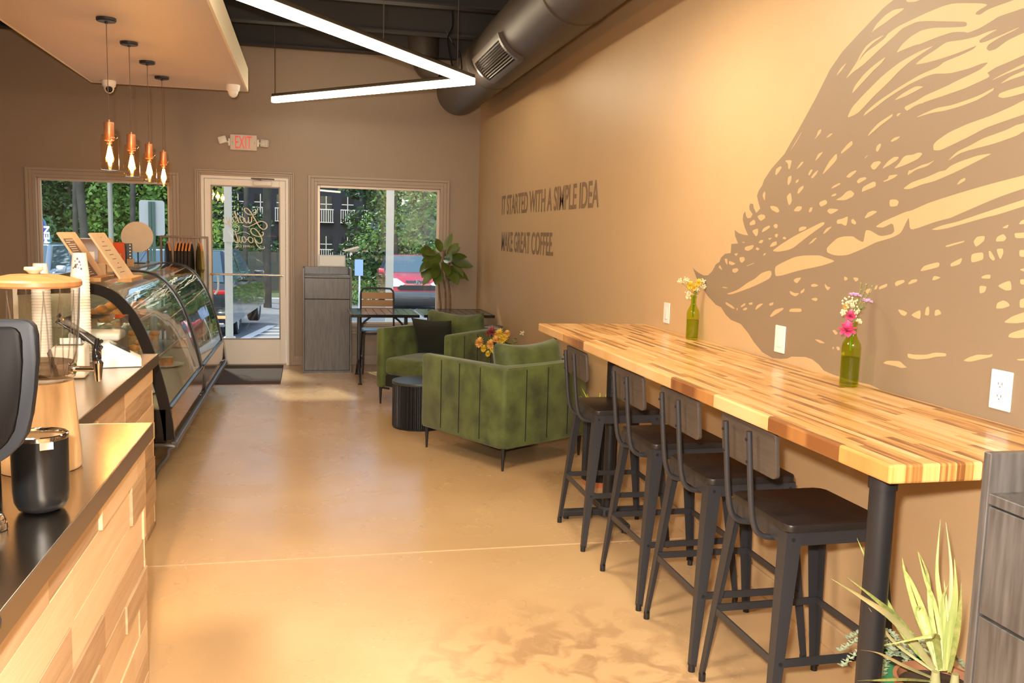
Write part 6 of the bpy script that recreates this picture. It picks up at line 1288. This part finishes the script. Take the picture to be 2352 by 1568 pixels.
b = MB(); b.box(-0.03, -0.015, 0, 0.03, 0.015, 0.004); b.box(-0.03, -0.003, 0.004, 0.03, 0.0, 0.075); b.build('holder', ACR, t); MB().box(-0.026, 0.0005, 0.01, 0.026, 0.0025, 0.07).build('card', KRAFT, t)
t = thing('letter_board', 'narrow black board with white marks between the bags and the small rack', 'board', (-1.52, 8.35, ZK), 0.1)
MB().box(-0.035, -0.006, 0, 0.035, 0.006, 0.18, 0.001, 1).build('board', BLACKM, t)
b = MB()
for k in range(6): b.box(0.012, -0.0075, 0.025+k*0.027, 0.024, -0.0062, 0.035+k*0.027)
b.build('white_marks', WHITEP, t)
t = thing('round_sign', 'pale beige round disc sign on a thin stand on the case top', 'sign', (-1.475, 8.55, ZK))
b = MB(); b.cyl((0, -0.008, 0.235), (0, 0.008, 0.235), 0.135, seg=48); b.build('disc', mat('beige_disc', (0.50, 0.44, 0.34), 0.5, noise=0.06, nscale=12), t, smooth=40)
MB().cyl((0, 0.014, 0), (0, 0.014, 0.30), 0.006, seg=10).build('stand_rod', BLACKM, t, smooth=40); MB().box(-0.06, -0.03, 0, 0.06, 0.045, 0.008, 0.002).build('stand_foot', BLACKM, t)

# racks of shirts
RACKM = mat('rack_steel', (0.16, 0.12, 0.10), 0.35, 0.5); HANG = mat('orange_wood_hanger', (0.75, 0.30, 0.09), 0.45)
def rack(name, label, x0, x1, y, z0, z1, yd=0.22):
    t = thing(name, label, 'clothes rack', ((x0+x1)/2, y, z0)); w_ = (x1-x0)/2; h = z1-z0; r = 0.010 if h > 1 else 0.007
    for s in (-1, 1): MB().box(s*w_-r, -r, 0.0, s*w_+r, r, h, 0.002).build('upright', RACKM, t); MB().box(s*w_-r, -yd if h > 1 else -0.04, 0, s*w_+r, yd if h > 1 else 0.04, 2*r, 0.002).build('foot_bar', RACKM, t)
    MB().box(-w_+r, -r, h-2*r, w_-r, r, h, 0.002).build('top_rail', RACKM, t)
    return t
def hanger(label, loc, rz, s, group):
    t = thing('clothes_hanger', label, 'hanger', loc, rz, group=group)
    MB().tube(smoothpts([(0.0, 0, 0.0), (0.0, 0.012*s, 0.012*s), (0, 0.022*s, 0.0), (0, 0.012*s, -0.018*s), (0, 0, -0.03*s), (0, 0, -0.05*s)], 4), 0.0018, 6).build('hook', CHROME, t, smooth=50)
    MB().tube(smoothpts([(0, -0.20*s, -0.125*s), (0, -0.09*s, -0.07*s), (0, 0, -0.05*s), (0, 0.09*s, -0.07*s), (0, 0.20*s, -0.125*s)], 4), 0.009*s+0.001, 8).build('wooden_bar', HANG, t, smooth=50)
    return t
def shirt(label, loc, rz, s, m, group):
    t = thing('hanging_shirt', label, 'shirt', loc, rz, group=group)
    prof = [(-0.045, -0.055), (-0.10, -0.075), (-0.21, -0.13), (-0.27, -0.30), (-0.215, -0.335), (-0.20, -0.26), (-0.205, -0.72), (0, -0.735), (0.205, -0.72), (0.20, -0.26), (0.215, -0.335), (0.27, -0.30), (0.21, -0.13), (0.10, -0.075), (0.045, -0.055), (0, -0.09)]
    MB().prism([(y*s, z*s) for y, z in prof], -0.013*s, 0.013*s, 'x', 0.004*s).build('shirt_cloth', m, t, smooth=40); return t
rack('clothes_rack', 'tall dark steel clothes rack beside the door, hung with shirts', -1.452, -1.005, 9.72, 0, 1.455)
DKS = mat('black_cotton', (0.018, 0.014, 0.013), 0.9, noise=0.3, nscale=10); OLV = mat('olive_cotton', (0.22, 0.19, 0.06), 0.85, noise=0.2, nscale=6)
xs_ = [-1.385, -1.295, -1.262, -1.229, -1.196, -1.163]
for i, x in enumerate(xs_+[-1.078]):
    ol = i == 6; rz = radians(14 if i == 0 else (13 if ol else 2)); yoff = 9.72
    hanger('wooden hanger on the tall rack' if not ol else 'wooden hanger holding the olive shirt', (x, yoff-0.012, 1.438), rz, 1.0, 'hangers on the tall clothes rack')
    shirt('olive green shirt at the right end of the tall rack' if ol else ('dark shirt turned sideways at the left of the tall rack' if i == 0 else 'dark shirt in the tight row on the tall rack'), (x, yoff-0.012, 1.428), rz, 1.0, OLV if ol else DKS, 'shirts on the tall clothes rack')
rack('small_rack', 'small steel frame rack with orange wooden hangers on the case top', -1.60, -1.43, 8.80, ZK, 1.385)
for i in range(5): hanger('empty orange wooden hanger on the small rack', (-1.575+0.033*i, 8.792, 1.371), radians(14), 0.42, 'hangers on the small rack')

# ------------------------------------------------------------------ outside the windows
def on_y(px, py, Y):
    d = fw + rr*((px-1176)/FPX) - uu*((py-784)/FPX); k = Y/d.y; return Vector((0, 0, CAMH))+d*k
def gz(y): return -0.15-0.0435*max(0, y-13)
ASPH = mat('asphalt', (0.16, 0.175, 0.19), 0.75, noise=0.15, nscale=3)
b = MB(); b.quad((-60, 13, -0.15), (60, 13, -0.15), (60, 33, gz(33)), (-60, 33, gz(33))); struct(b, 'parking_lot', ASPH)
struct(MB().box(-60, YB+0.16, -0.6, 60, 13.0, -0.03), 'sidewalk', mat('pale_concrete_walk', (0.50, 0.52, 0.52), 0.7, noise=0.08, nscale=3))
b = MB(); b.quad((-60, 33, gz(33)+0.1), (60, 33, gz(33)+0.1), (60, 110, gz(33)-0.5), (-60, 110, gz(33)-0.5)); b.quad((-60, 33, gz(33)-0.1), (60, 33, gz(33)-0.1), (60, 33, gz(33)+0.1), (-60, 33, gz(33)+0.1)); tag(struct(b, 'verge', mat('grass_verge', (0.07, 0.11, 0.03), 0.9, noise=0.4, nscale=2)))
WLINE = mat('white_road_paint', (0.75, 0.78, 0.78), 0.6)
def stripe(x0, y0, x1, y1, w_=0.12):
    b = MB(); d = Vector((x1-x0, y1-y0)).normalized(); n = Vector((-d.y, d.x))*w_/2
    b.quad((x0+n.x, y0+n.y, gz(y0)+0.006), (x0-n.x, y0-n.y, gz(y0)+0.006), (x1-n.x, y1-n.y, gz(y1)+0.006), (x1+n.x, y1+n.y, gz(y1)+0.006)); struct(b, 'road_marking', WLINE)
stripe(-1.15, 13.2, -0.70, 18.6, 0.16)
for k in range(6): stripe(-1.1+0.06*k, 13.6+0.85*k, 1.3, 13.9+0.85*k, 0.10)
stripe(1.35, 13.2, 1.35, 18.6, 0.12); stripe(-3.9, 13.2, -3.9, 18.6, 0.12)
struct(MB().box(-60, 31.5, gz(31.5), 60, 32.0, gz(31.5)+0.14), 'kerb', mat('kerb_concrete', (0.45, 0.45, 0.43), 0.8))
for k, (px, w_) in enumerate(((896, 0.10), (524, 0.095))):
    p = on_y(px, 500, 12.5); t = thing('porch_post', ['white porch post seen through the right-hand window', 'white porch post seen through the glass door, carrying a small notice'][k], 'post', (p.x, 12.5, -0.03))
    b = MB(); b.box(-w_/2, -w_/2, 0, w_/2, w_/2, 2.93, 0.006); b.build('shaft', WHITEP, t); MB().box(-w_*0.8, -w_*0.8, 0, w_*0.8, w_*0.8, 0.12, 0.01).build('foot', WHITEP, t)
p = on_y(524, 540, 12.42); t = thing('post_notice', 'small white notice fixed to the porch post beyond the door', 'notice', (p.x, 12.44, p.z))
MB().box(-0.065, -0.005, -0.09, 0.065, 0.004, 0.09, 0.001, 1).build('notice_sheet', WHITEP, t)
b = MB(); b.box(-12, 12.4, 2.90, 12, 12.6, 3.10); struct(b, 'porch_beam', mat('porch_soffit', (0.45, 0.45, 0.43), 0.7))

TYRE = mat('tyre_rubber', (0.012, 0.012, 0.013), 0.7); CARGL = mat('car_glass', (0.10, 0.16, 0.20), 0.03, spec=1.0); ALLOY = mat('alloy_wheel', (0.55, 0.58, 0.62), 0.25, 0.9); CBLK = mat('black_car_plastic', (0.015, 0.016, 0.018), 0.45)
def wheel(t, x, y, s, r=0.33, w_=0.21):
    wl = MB().xf(Matrix.Translation((x, y, r)) @ Matrix.Rotation(pi/2, 4, 'Y')).lathe([(r*0.62, -w_/2), (r*0.93, -w_/2), (r, -w_/2+0.03), (r, w_/2-0.03), (r*0.93, w_/2), (r*0.62, w_/2)], 36, closed=True).build('wheel', TYRE, t, smooth=40)
    b = MB(); b.xf(Matrix.Translation((x+s*w_*0.36, y, r)) @ Matrix.Rotation(pi/2, 4, 'Y')); b.cyl((0, 0, -0.02), (0, 0, 0.02), r*0.16, seg=16)
    for k in range(5):
        a = 2*pi*k/5; b.tube([(r*0.1*cos(a), r*0.1*sin(a), 0), (r*0.64*cos(a), r*0.64*sin(a), 0.0)], 0.030, 6)
    b.lathe([(r*0.58, -0.02), (r*0.65, -0.02), (r*0.65, 0.02), (r*0.58, 0.02)], 32, closed=True); b.build('rim', ALLOY, wl, smooth=40)
    MB().xf(Matrix.Translation((x, y, r)) @ Matrix.Rotation(pi/2, 4, 'Y')).cyl((0, 0, -0.03), (0, 0, 0.03), r*0.60, seg=24).build('brake_disc', CBLK, wl)
def car(label, cat, loc, rz, paint, W_, prof, cab, wheels, group='cars in the car park'):
    """local: front toward -y; prof = side outline (y,z) of the lower body; cab = ((y0,y1,x,z),(y0,y1,x,z)) base and roof"""
    t = thing('car', label, cat, loc, rz); hw = W_/2
    bd = MB(); n = len(prof); secs = []
    for x, ins, zz in ((-hw, 0.10, 1), (-hw*0.93, 0.03, 1), (-hw*0.6, 0, 1), (hw*0.6, 0, 1), (hw*0.93, 0.03, 1), (hw, 0.10, 1)):
        cy = sum(p[0] for p in prof)/n; secs.append([bd.v((x, cy+(y-cy)*(1-ins*0.35), z-(ins*0.7 if z > 0.85 else 0))) for y, z in prof])
    for u, v in zip(secs, secs[1:]):
        for i in range(n): bd.f([u[i], u[(i+1) % n], v[(i+1) % n], v[i]])
    bd.f(secs[0]); bd.f(secs[-1][::-1]); bd.build('body', paint, t, smooth=35)
    (a0, a1, ax, az), (c0, c1, cx2, cz2) = cab
    b = MB(); lo = [(-ax, a0, az), (ax, a0, az), (ax, a1, az), (-ax, a1, az)]; hi = [(-cx2, c0, cz2), (cx2, c0, cz2), (cx2, c1, cz2), (-cx2, c1, cz2)]
    L4 = [b.v(p) for p in lo]; H4 = [b.v(p) for p in hi]
    for i in range(4): b.f([L4[i], L4[(i+1) % 4], H4[(i+1) % 4], H4[i]])
    b.f(H4); es = [e for e in b.b.edges if all(v in H4 for v in e.verts)] + [e for e in b.b.edges if (e.verts[0] in L4) != (e.verts[1] in L4)]
    bmesh.ops.bevel(b.b, geom=es, offset=0.07, segments=3, profile=0.5, affect='EDGES'); b.build('cabin', paint, t, smooth=40)
    def pane(name, P4, m=CARGL, ins=0.1, off=0.008):
        P4 = [Vector(p) for p in P4]; c = sum(P4, Vector())/4; nn = (P4[1]-P4[0]).cross(P4[3]-P4[0]).normalized()
        if nn.dot(c-Vector((0, (a0+a1)/2, 1.0))) < 0: nn = -nn
        q = [c+(p-c)*(1-ins)+nn*off for p in P4]; q2 = [p-nn*0.012 for p in q]; bb_ = MB(); A = [bb_.v(p) for p in q]; B = [bb_.v(p) for p in q2]
        bb_.f(A); bb_.f(B)
        for i in range(4): bb_.f([A[i], A[(i+1) % 4], B[(i+1) % 4], B[i]])
        bb_.build(name, m, t)
    pane('windscreen', [lo[0], lo[1], hi[1], hi[0]]); pane('rear_window', [lo[3], lo[2], hi[2], hi[3]])
    for s in (-1, 1):
        ym, yt = (a0+a1)/2, (c0+c1)/2
        pane('side_window', [(s*ax, a0, az), (s*ax, ym-0.04, az), (s*cx2, yt-0.04, cz2), (s*cx2, c0, cz2)], ins=0.14)
        pane('side_window', [(s*ax, ym+0.04, az), (s*ax, a1, az), (s*cx2, c1, cz2), (s*cx2, yt+0.04, cz2)], ins=0.14)
        b = MB(); b.box(s*(hw-0.02), a0+0.35, az-0.02, s*(hw+0.17), a0+0.45, az+0.13, 0.03, 2); b.build('mirror', paint, t, smooth=40)
        for y in wheels: wheel(t, s*(hw-0.12), y, s)
    return t
RED = mat('red_car_paint', (0.55, 0.06, 0.09), 0.2, 0.0, coat=1.0); DGR = mat('dark_blue_grey_car_paint', (0.035, 0.045, 0.055), 0.15, 0.3, coat=1.0); SIL = mat('silver_blue_car_paint', (0.35, 0.42, 0.50), 0.2, 0.4, coat=1.0)
HL = mat('headlamp_lens', (0.75, 0.80, 0.80), 0.1)
p = on_y(957, 712, 27.3)
SUVP = [(-2.20, 0.32), (-2.27, 0.55), (-2.24, 0.85), (-2.05, 1.02), (-1.25, 1.13), (2.15, 1.15), (2.26, 0.9), (2.24, 0.35)]
t = car('red SUV facing the shop, seen through the right-hand window', 'car', (p.x, 29.4, gz(28.6)), 0.0, RED, 1.82, SUVP, ((-1.25, 2.12, 0.80, 1.11), (-0.40, 1.85, 0.62, 1.66)), (-1.35, 1.30))
MB().box(-0.90, -2.30, 0.28, 0.90, -2.19, 0.60, 0.04).build('bumper', mat('blue_grey_bumper', (0.06, 0.085, 0.11), 0.4), t, smooth=40)
MB().box(-0.80, -2.315, 0.16, 0.80, -2.18, 0.44, 0.03).build('lower_bumper', CBLK, t, smooth=40)
MB().prism([(-0.52, 0.79), (-0.62, 0.70), (-0.54, 0.64), (0.54, 0.64), (0.62, 0.70), (0.52, 0.79)], -2.300, -2.25, 'y').build('lower_grille', CBLK, t)
MB().prism([(-0.36, 0.93), (-0.33, 0.85), (0.33, 0.85), (0.36, 0.93)], -2.262, -2.20, 'y').build('upper_grille', mat('grille_grey', (0.08, 0.10, 0.13), 0.35, 0.6), t)
for s in (-1, 1): MB().prism([(s*0.89, 1.00), (s*0.62, 0.99), (s*0.38, 0.83), (s*0.52, 0.75), (s*0.90, 0.74)], -2.285, -2.05, 'y').build('headlamp', HL, t)
b = MB(); y_ = -2.275
b.tube(smoothpts([(-0.085, y_, 0.955), (-0.095, y_, 0.89), (-0.07, y_, 0.835), (0.07, y_, 0.835), (0.095, y_, 0.89), (0.085, y_, 0.955), (0.0, y_, 0.968), (-0.085, y_, 0.955)], 4), 0.010, 6)
b.tube([(-0.045, y_, 0.945), (-0.035, y_, 0.85)], 0.013, 6); b.tube([(0.045, y_, 0.945), (0.035, y_, 0.85)], 0.013, 6); b.tube([(-0.04, y_, 0.895), (0.04, y_, 0.895)], 0.012, 6); b.build('badge', CHROME, t, smooth=40)
SEDP = [(-2.35, 0.30), (-2.40, 0.55), (-2.25, 0.72), (-1.0, 0.90), (1.55, 0.98), (2.25, 0.98), (2.38, 0.80), (2.34, 0.30)]
t = car('dark blue-grey sedan parked nose-out beyond the glass door, its brake lamps toward the shop', 'car', (-1.98, 17.75, gz(17.4)), radians(180-4), DGR, 1.86, SEDP, ((-1.1, 2.05, 0.84, 0.95), (-0.25, 1.30, 0.66, 1.50)), (-1.42, 1.42))
TL = mat('tail_lamp_red', (0.45, 0.02, 0.03), 0.15, emit=(1, 0.05, 0.03), estr=0.25)
for s in (-1, 1):
    b = MB(); b.box(s*0.55, 2.20, 0.80, s*0.90, 2.378, 0.87, 0.02); b.build('tail_lamp', TL, t)
    MB().box(s*0.66, 2.33, 0.40, s*0.84, 2.378, 0.45, 0.01).build('lower_lamp', mat('lit_brake_lamp', (0.6, 0.05, 0.03), 0.2, emit=(1, 0.15, 0.06), estr=4.0), t)
    MB().box(s*0.55, 2.32, 0.26, s*0.82, 2.39, 0.33, 0.015).build('exhaust_tip', CHROME, t)
MB().box(-0.92, 2.18, 0.30, 0.92, 2.37, 0.60, 0.05).build('rear_bumper', DGR, t, smooth=40)
MB().box(-0.5, 2.37, 0.82, 0.5, 2.385, 0.88, 0.003).build('boot_trim', CHROME, t)
t = car('pale silver-blue car beyond the left-hand window, partly behind the menu boards', 'car', (-5.72, 20.4, gz(20)), radians(0), SIL, 1.80, SUVP, ((-1.55, 2.12, 0.84, 1.05), (-0.70, 1.85, 0.70, 1.58)), (-1.35, 1.30))
for s in (-1, 1): MB().prism([(s*0.88, 0.95), (s*0.58, 0.93), (s*0.45, 0.82), (s*0.89, 0.80)], -2.272, -2.10, 'y').build('headlamp', HL, t)
t = car('white car behind the sign post, glimpsed past the round sign', 'car', (-4.15, 24.5, gz(24)), radians(0), mat('white_car_paint', (0.6, 0.66, 0.70), 0.25, coat=1.0), 1.80, SUVP, ((-1.25, 2.12, 0.80, 1.11), (-0.40, 1.85, 0.62, 1.62)), (-1.35, 1.30))

# signs and flag
p = on_y(349, 498, 14.0); t = thing('road_sign', 'back of a pale road sign with a green bar, beyond the left-hand window', 'sign', (p.x, 14.0, gz(14)))
zc = p.z-gz(14)
MB().prism([(x, z+zc) for x, z in rrect(-0.175, -0.27, 0.175, 0.24, 0.04)], 0, 0.006, 'y').build('sign_plate', mat('pale_sign_back', (0.50, 0.58, 0.64), 0.5), t)
b = MB(); b.box(-0.045, -0.03, 0, -0.005, -0.001, zc+0.22); b.box(0.005, -0.03, 0, 0.045, -0.001, zc+0.22); b.build('channel_post', mat('green_post', (0.08, 0.16, 0.15), 0.5), t)
p = on_y(826, 600, 24.0); t = thing('parking_sign', 'thin post with a small blue sign beyond the right-hand window', 'sign', (p.x, 24, gz(24)))
MB().cyl((0, 0, 0), (0, 0, p.z-gz(24)+0.05), 0.025, seg=10).build('post', mat('pale_post', (0.6, 0.65, 0.7), 0.5), t); MB().box(-0.13, -0.03, p.z-gz(24)-0.38, 0.09, -0.026, p.z-gz(24)+0.05, 0.001, 1).build('sign_plate', mat('pale_blue_sign', (0.25, 0.40, 0.65), 0.5), t)
p = on_y(252, 420, 26.0); t = thing('light_pole', 'thin grey pole among the trees beyond the left-hand window', 'pole', (p.x, 26, gz(26)))
MB().cyl((0, 0, 0), (0, 0, 7.5), 0.07, 0.05, 12).build('pole_shaft', mat('grey_pole', (0.30, 0.31, 0.28), 0.6), t, smooth=40); MB().box(-0.2, -0.6, 7.4, 0.2, 0.1, 7.5, 0.02).build('lamp_head', mat('grey_pole'), t)
p = on_y(100, 575, 25.0); q = on_y(103, 498, 25.0)
t = thing('feather_flag', 'blue and green feather banner with white letters beyond the left-hand window', 'banner', (p.x, 25.0, gz(25)))
h = q.z-gz(25); MB().cyl((0, 0, 0), (0, 0, h+0.02), 0.015, seg=8).build('flag_pole', BLACKM, t, smooth=40)
A = [(0.0, 0.9), (0.0, h), (0.07, h-0.10), (0.16, h-0.40), (0.25, h-0.80), (0.29, h-1.1), (0.30, 0.9)]
b = MB(); b.prism(A, -0.004, 0.004, 'y'); b.build('banner_cloth', mat('teal_banner', (0.02, 0.16, 0.24), 0.6), t)
b = MB(); b.prism([(0.0, 0.9), (0.0, h-0.05), (0.055, h-0.2), (0.10, 0.9)], -0.006, 0.006, 'y'); b.build('banner_edge', mat('violet_banner', (0.08, 0.04, 0.40), 0.6), t)
text_mesh('banner_letters', 'OPEN', mat('banner_white', (0.85, 0.9, 0.9), 0.5), t, 0.72, 0.14, ((p.x+0.16, 24.99, gz(25)+h-0.95), (0, 0, 1), (-1, 0, 0)), bold=0.04)

# trees
LF = [mat('oak_leaves_%s' % n, c, 0.6, noise=0.45, nscale=1.3) for n, c in (('mid', (0.09, 0.20, 0.035)), ('dark', (0.03, 0.085, 0.025)), ('pale', (0.22, 0.36, 0.05)), ('bluish', (0.04, 0.12, 0.06)))]
TRK = mat('grey_trunk', (0.05, 0.052, 0.045), 0.85, noise=0.3, nscale=4)
def tree(name, label, x, y, z0, th, blobs, m, n, ls, seed, tr=0.16, group='trees beyond the car park'):
    t = thing(name, label, 'tree', (x, y, z0), group=group); rng = random.Random(seed)
    if th: 
        b = MB(); b.tube(smoothpts([(0, 0, -0.1), (rng.uniform(-.1, .1), 0, th*0.35), (rng.uniform(-.2, .2), 0.1, th*0.7), (rng.uniform(-.3, .3), 0, th)], 4), tr*0.6, 8); b.build('trunk', TRK, t, smooth=50)
    b = MB(); V = []
    for (bx, by, bz, rx, rz_) in blobs:
        for k in range(int(n*rx*rz_)):
            d = Vector((rng.gauss(0, 1), rng.gauss(0, 1), rng.gauss(0, 1))).normalized()*rng.uniform(0.45, 1.0)**0.6
            c = Vector((bx+d.x*rx, by+d.y*rx, bz+d.z*rz_)); u = Vector((rng.gauss(0, 1), rng.gauss(0, 1), rng.gauss(0, 0.7))).normalized(); v = u.orthogonal().normalized(); v = Matrix.Rotation(rng.uniform(0, 6), 3, u) @ v; s = ls*rng.uniform(0.6, 1.3)
            b.f([b.v(c-u*s), b.v(c-v*s*0.55), b.v(c+u*s), b.v(c+v*s*0.55)])
    b.build('crown', m, t); return t
def blob(rng, k, w_, z0, z1, r): return [(rng.uniform(-w_, w_), rng.uniform(-w_*0.5, w_*0.5), rng.uniform(z0, z1), rng.uniform(r*0.7, r*1.3), rng.uniform(r*0.5, r)) for _ in range(k)]
rng = random.Random(77)
kinds = ['dark tall tree in the wooded belt', 'mid-green tree in the wooded belt', 'bluish-green tree in the wooded belt']
for i in range(17):
    x = -30+i*3.3+rng.uniform(-0.8, 0.8); y = 44+rng.uniform(-4, 6); k = i % 3
    if -5.0 < x < 6.2: continue
    if x > 8.5: continue
    tree('belt_tree', kinds[k]+' across the car park', x, y, -1.4, 9, blob(rng, 11, 2.3, 1.8, 10.0, 1.9), [LF[1], LF[0], LF[3]][k], 460, 0.125, i+1, 0.22, group=kinds[k])
for i in range(12):
    x = -27+i*3.4
    if 0 < x < 3: continue
    tree('understory_shrub', 'dark understory shrub at the foot of the wooded belt', x, 40+rng.uniform(-1, 2), -1.3, 0, blob(rng, 4, 1.6, 0.6, 2.2, 1.5), LF[1], 300, 0.13, i+50, group='understory shrubs')
tree('near_tree', 'sunlit yellow-green branches hanging at the top right of the left-hand window', -5.3, 24.0, gz(24), 5.2, [(0.9, 0, 4.0, 1.3, 0.8), (2.2, 0, 3.9, 1.2, 0.55), (-0.2, 0, 4.7, 1.3, 0.8), (1.5, 0, 4.9, 1.6, 0.8)], LF[2], 800, 0.06, 90, group=None)
tree('near_tree', 'bright green leafy tree behind the left half of the glass door', -3.1, 26.0, gz(26), 4.6, [(0.4, 0, 2.6, 0.9, 0.9), (0.2, 0, 3.8, 1.4, 1.0), (1.6, 0, 4.6, 1.6, 0.8), (-1.0, 0, 4.4, 1.2, 1.0), (0.2, 0, 1.8, 0.6, 0.7)], LF[2], 700, 0.065, 91, 0.14, group=None)
tree('near_tree', 'grey-trunked tree right of centre in the glass door', -1.15, 27.5, gz(27.5), 6.0, [(0, 0, 5.0, 1.6, 0.9), (-1.0, 0, 4.9, 1.2, 0.7)], LF[0], 650, 0.075, 92, 0.2, group=None)
tree('near_tree', 'mid-green spreading tree in the middle of the right-hand window', 3.0, 32.0, gz(32), 4.5, [(-0.2, 0, 2.8, 1.1, 0.5), (0.5, 0, 3.6, 1.3, 0.8), (0.2, 0, 4.8, 1.6, 0.8), (-0.7, 0, 2.2, 0.8, 0.35), (1.1, 0, 2.4, 0.9, 0.6)], LF[0], 700, 0.07, 93, 0.14, group=None)
tree('near_tree', 'pale hazy tree at the right side of the right-hand window', 5.0, 38.0, gz(33), 5, [(0, 0, 4.6, 1.7, 0.9), (-0.9, 0, 1.9, 0.9, 0.7), (0.9, 0, 1.6, 1.2, 0.7)], mat('hazy_leaves', (0.20, 0.24, 0.10), 0.6, noise=0.3, nscale=2), 500, 0.08, 94, group=None)
for k, (x_, y_, s_) in enumerate(((3.35, 40, 5), (-6.2, 57, 8), (6.5, 56, 9), (9.5, 50, 9), (-10.5, 57, 9), (-15, 56, 9), (-20, 57, 9), (-25, 56, 9))):
    rg = random.Random(300+k); tree('backdrop_tree', ['dark evergreen in front of the apartment house', 'tall dark tree left of the apartment house', 'tall tree right of the apartment house', 'tall tree at the far right of the wooded belt', 'tall dark tree at the back of the wooded belt', 'tall dark tree at the back of the wooded belt', 'tall dark tree at the back of the wooded belt', 'tall dark tree at the back of the wooded belt'][k], x_, y_, -1.6, s_, blob(rg, 13 if k else 7, 2.6 if k else 0.7, 1.0, 11.5 if k else 6.5, 2.2 if k else 0.9), LF[1], 260 if k else 600, 0.17 if k else 0.08, 300+k, 0.2, group='backdrop trees' if k > 3 else None)
for k, (px, Y, w_) in enumerate(((795, 30, 0.9), (820, 30.5, 0.8), (870, 31, 1.0))):
    p = on_y(px, 690, Y); tree('round_hedge', ['round clipped bush left of the blue parking sign', 'round clipped bush behind the blue parking sign', 'low bush behind the red car mirror'][k], p.x, Y, gz(31)+0.1, 0, [(0, 0, 0.35, w_*0.8, 0.45)], LF[0], 1600, 0.05, 200+k, group=None)
for k, px in enumerate((168, 180, 300, 560)):
    if k == 1: continue
    p = on_y(px, 500, 34); t = thing('tree_trunk', ['bare grey trunk left of the thin pole', 'second bare grey trunk beside the menu boards', 'bare grey trunk right of the thin pole', 'bare trunk behind the dark sedan'][k], 'tree', (p.x, 34, gz(33)))
    MB().tube([(0, 0, 0), (0.1, 0, 4), (0.0, 0, 10)], 0.09 if k != 1 else 0.13, 10).build('trunk', TRK, t, smooth=50)

# apartment house far behind
GW = mat('dark_grey_siding', (0.016, 0.023, 0.036), 0.8); t = thing('apartment_house', 'dark grey apartment house with white balcony rails far beyond the right-hand window', 'building', (2.0, 72, -2.5))
MB().box(-9, 0, 0, 4.6, 8, 14).build('wall', GW, t)
MB().box(2.9, -0.5, 0, 3.9, 0, 14).build('blue_pier', mat('blue_grey_pier', (0.06, 0.09, 0.14), 0.6), t)
for iz in range(4):
    for ix in range(7):
        x = -7.6+ix*1.65; z = 1.6+iz*3.1
        if x > 2.6: continue
        f = MB().box(x, -0.06, z, x+0.9, 0.0, z+2.0).build('window', mat('dark_window', (0.02, 0.025, 0.03), 0.1), t)
        b = MB(); b.box(x+0.42, -0.09, z, x+0.48, -0.06, z+2.0); b.box(x, -0.09, z+1.35, x+0.9, -0.06, z+1.41); b.build('muntin', WHITEP, f)
        b = MB()
        for k in range(7): b.box(x-0.1+k*0.17, -0.42, z, x-0.05+k*0.17, -0.37, z+0.95)
        b.box(x-0.12, -0.44, z+0.93, x+1.02, -0.35, z+1.0); b.box(x-0.12, -0.44, z-0.06, x+1.02, 0, z); b.build('balcony_rail', WHITEP, t)
t = thing('carport', 'low brown-roofed shelter between the trees behind the red car', 'shelter', (4.0, 46, -1.5))
MB().prism([(-2.2, 2.05), (-1.2, 2.35), (3.4, 2.35), (3.8, 2.05)], -1.5, 1.5, 'y').build('roof', mat('brown_shingles', (0.28, 0.20, 0.13), 0.8), t)
for x in (-1.9, 3.4): MB().box(x-0.06, -1.4, 0, x+0.06, -1.28, 2.05).build('post', WHITEP, t)
t = thing('board_fence', 'dark board fence at the foot of the trees across the car park', 'fence', (-8, 38, -1.3))
MB().box(-20, 0, 0, 8.2, 0.06, 1.9).build('boards', mat('dark_fence_boards', (0.045, 0.055, 0.05), 0.8), t)
for k in range(11): MB().box(-20+k*2.8, -0.06, 0, -19.9+k*2.8, 0, 2.0).build('fence_post', mat('dark_fence_boards'), t)
SC.cycles.transparent_max_bounces = 32
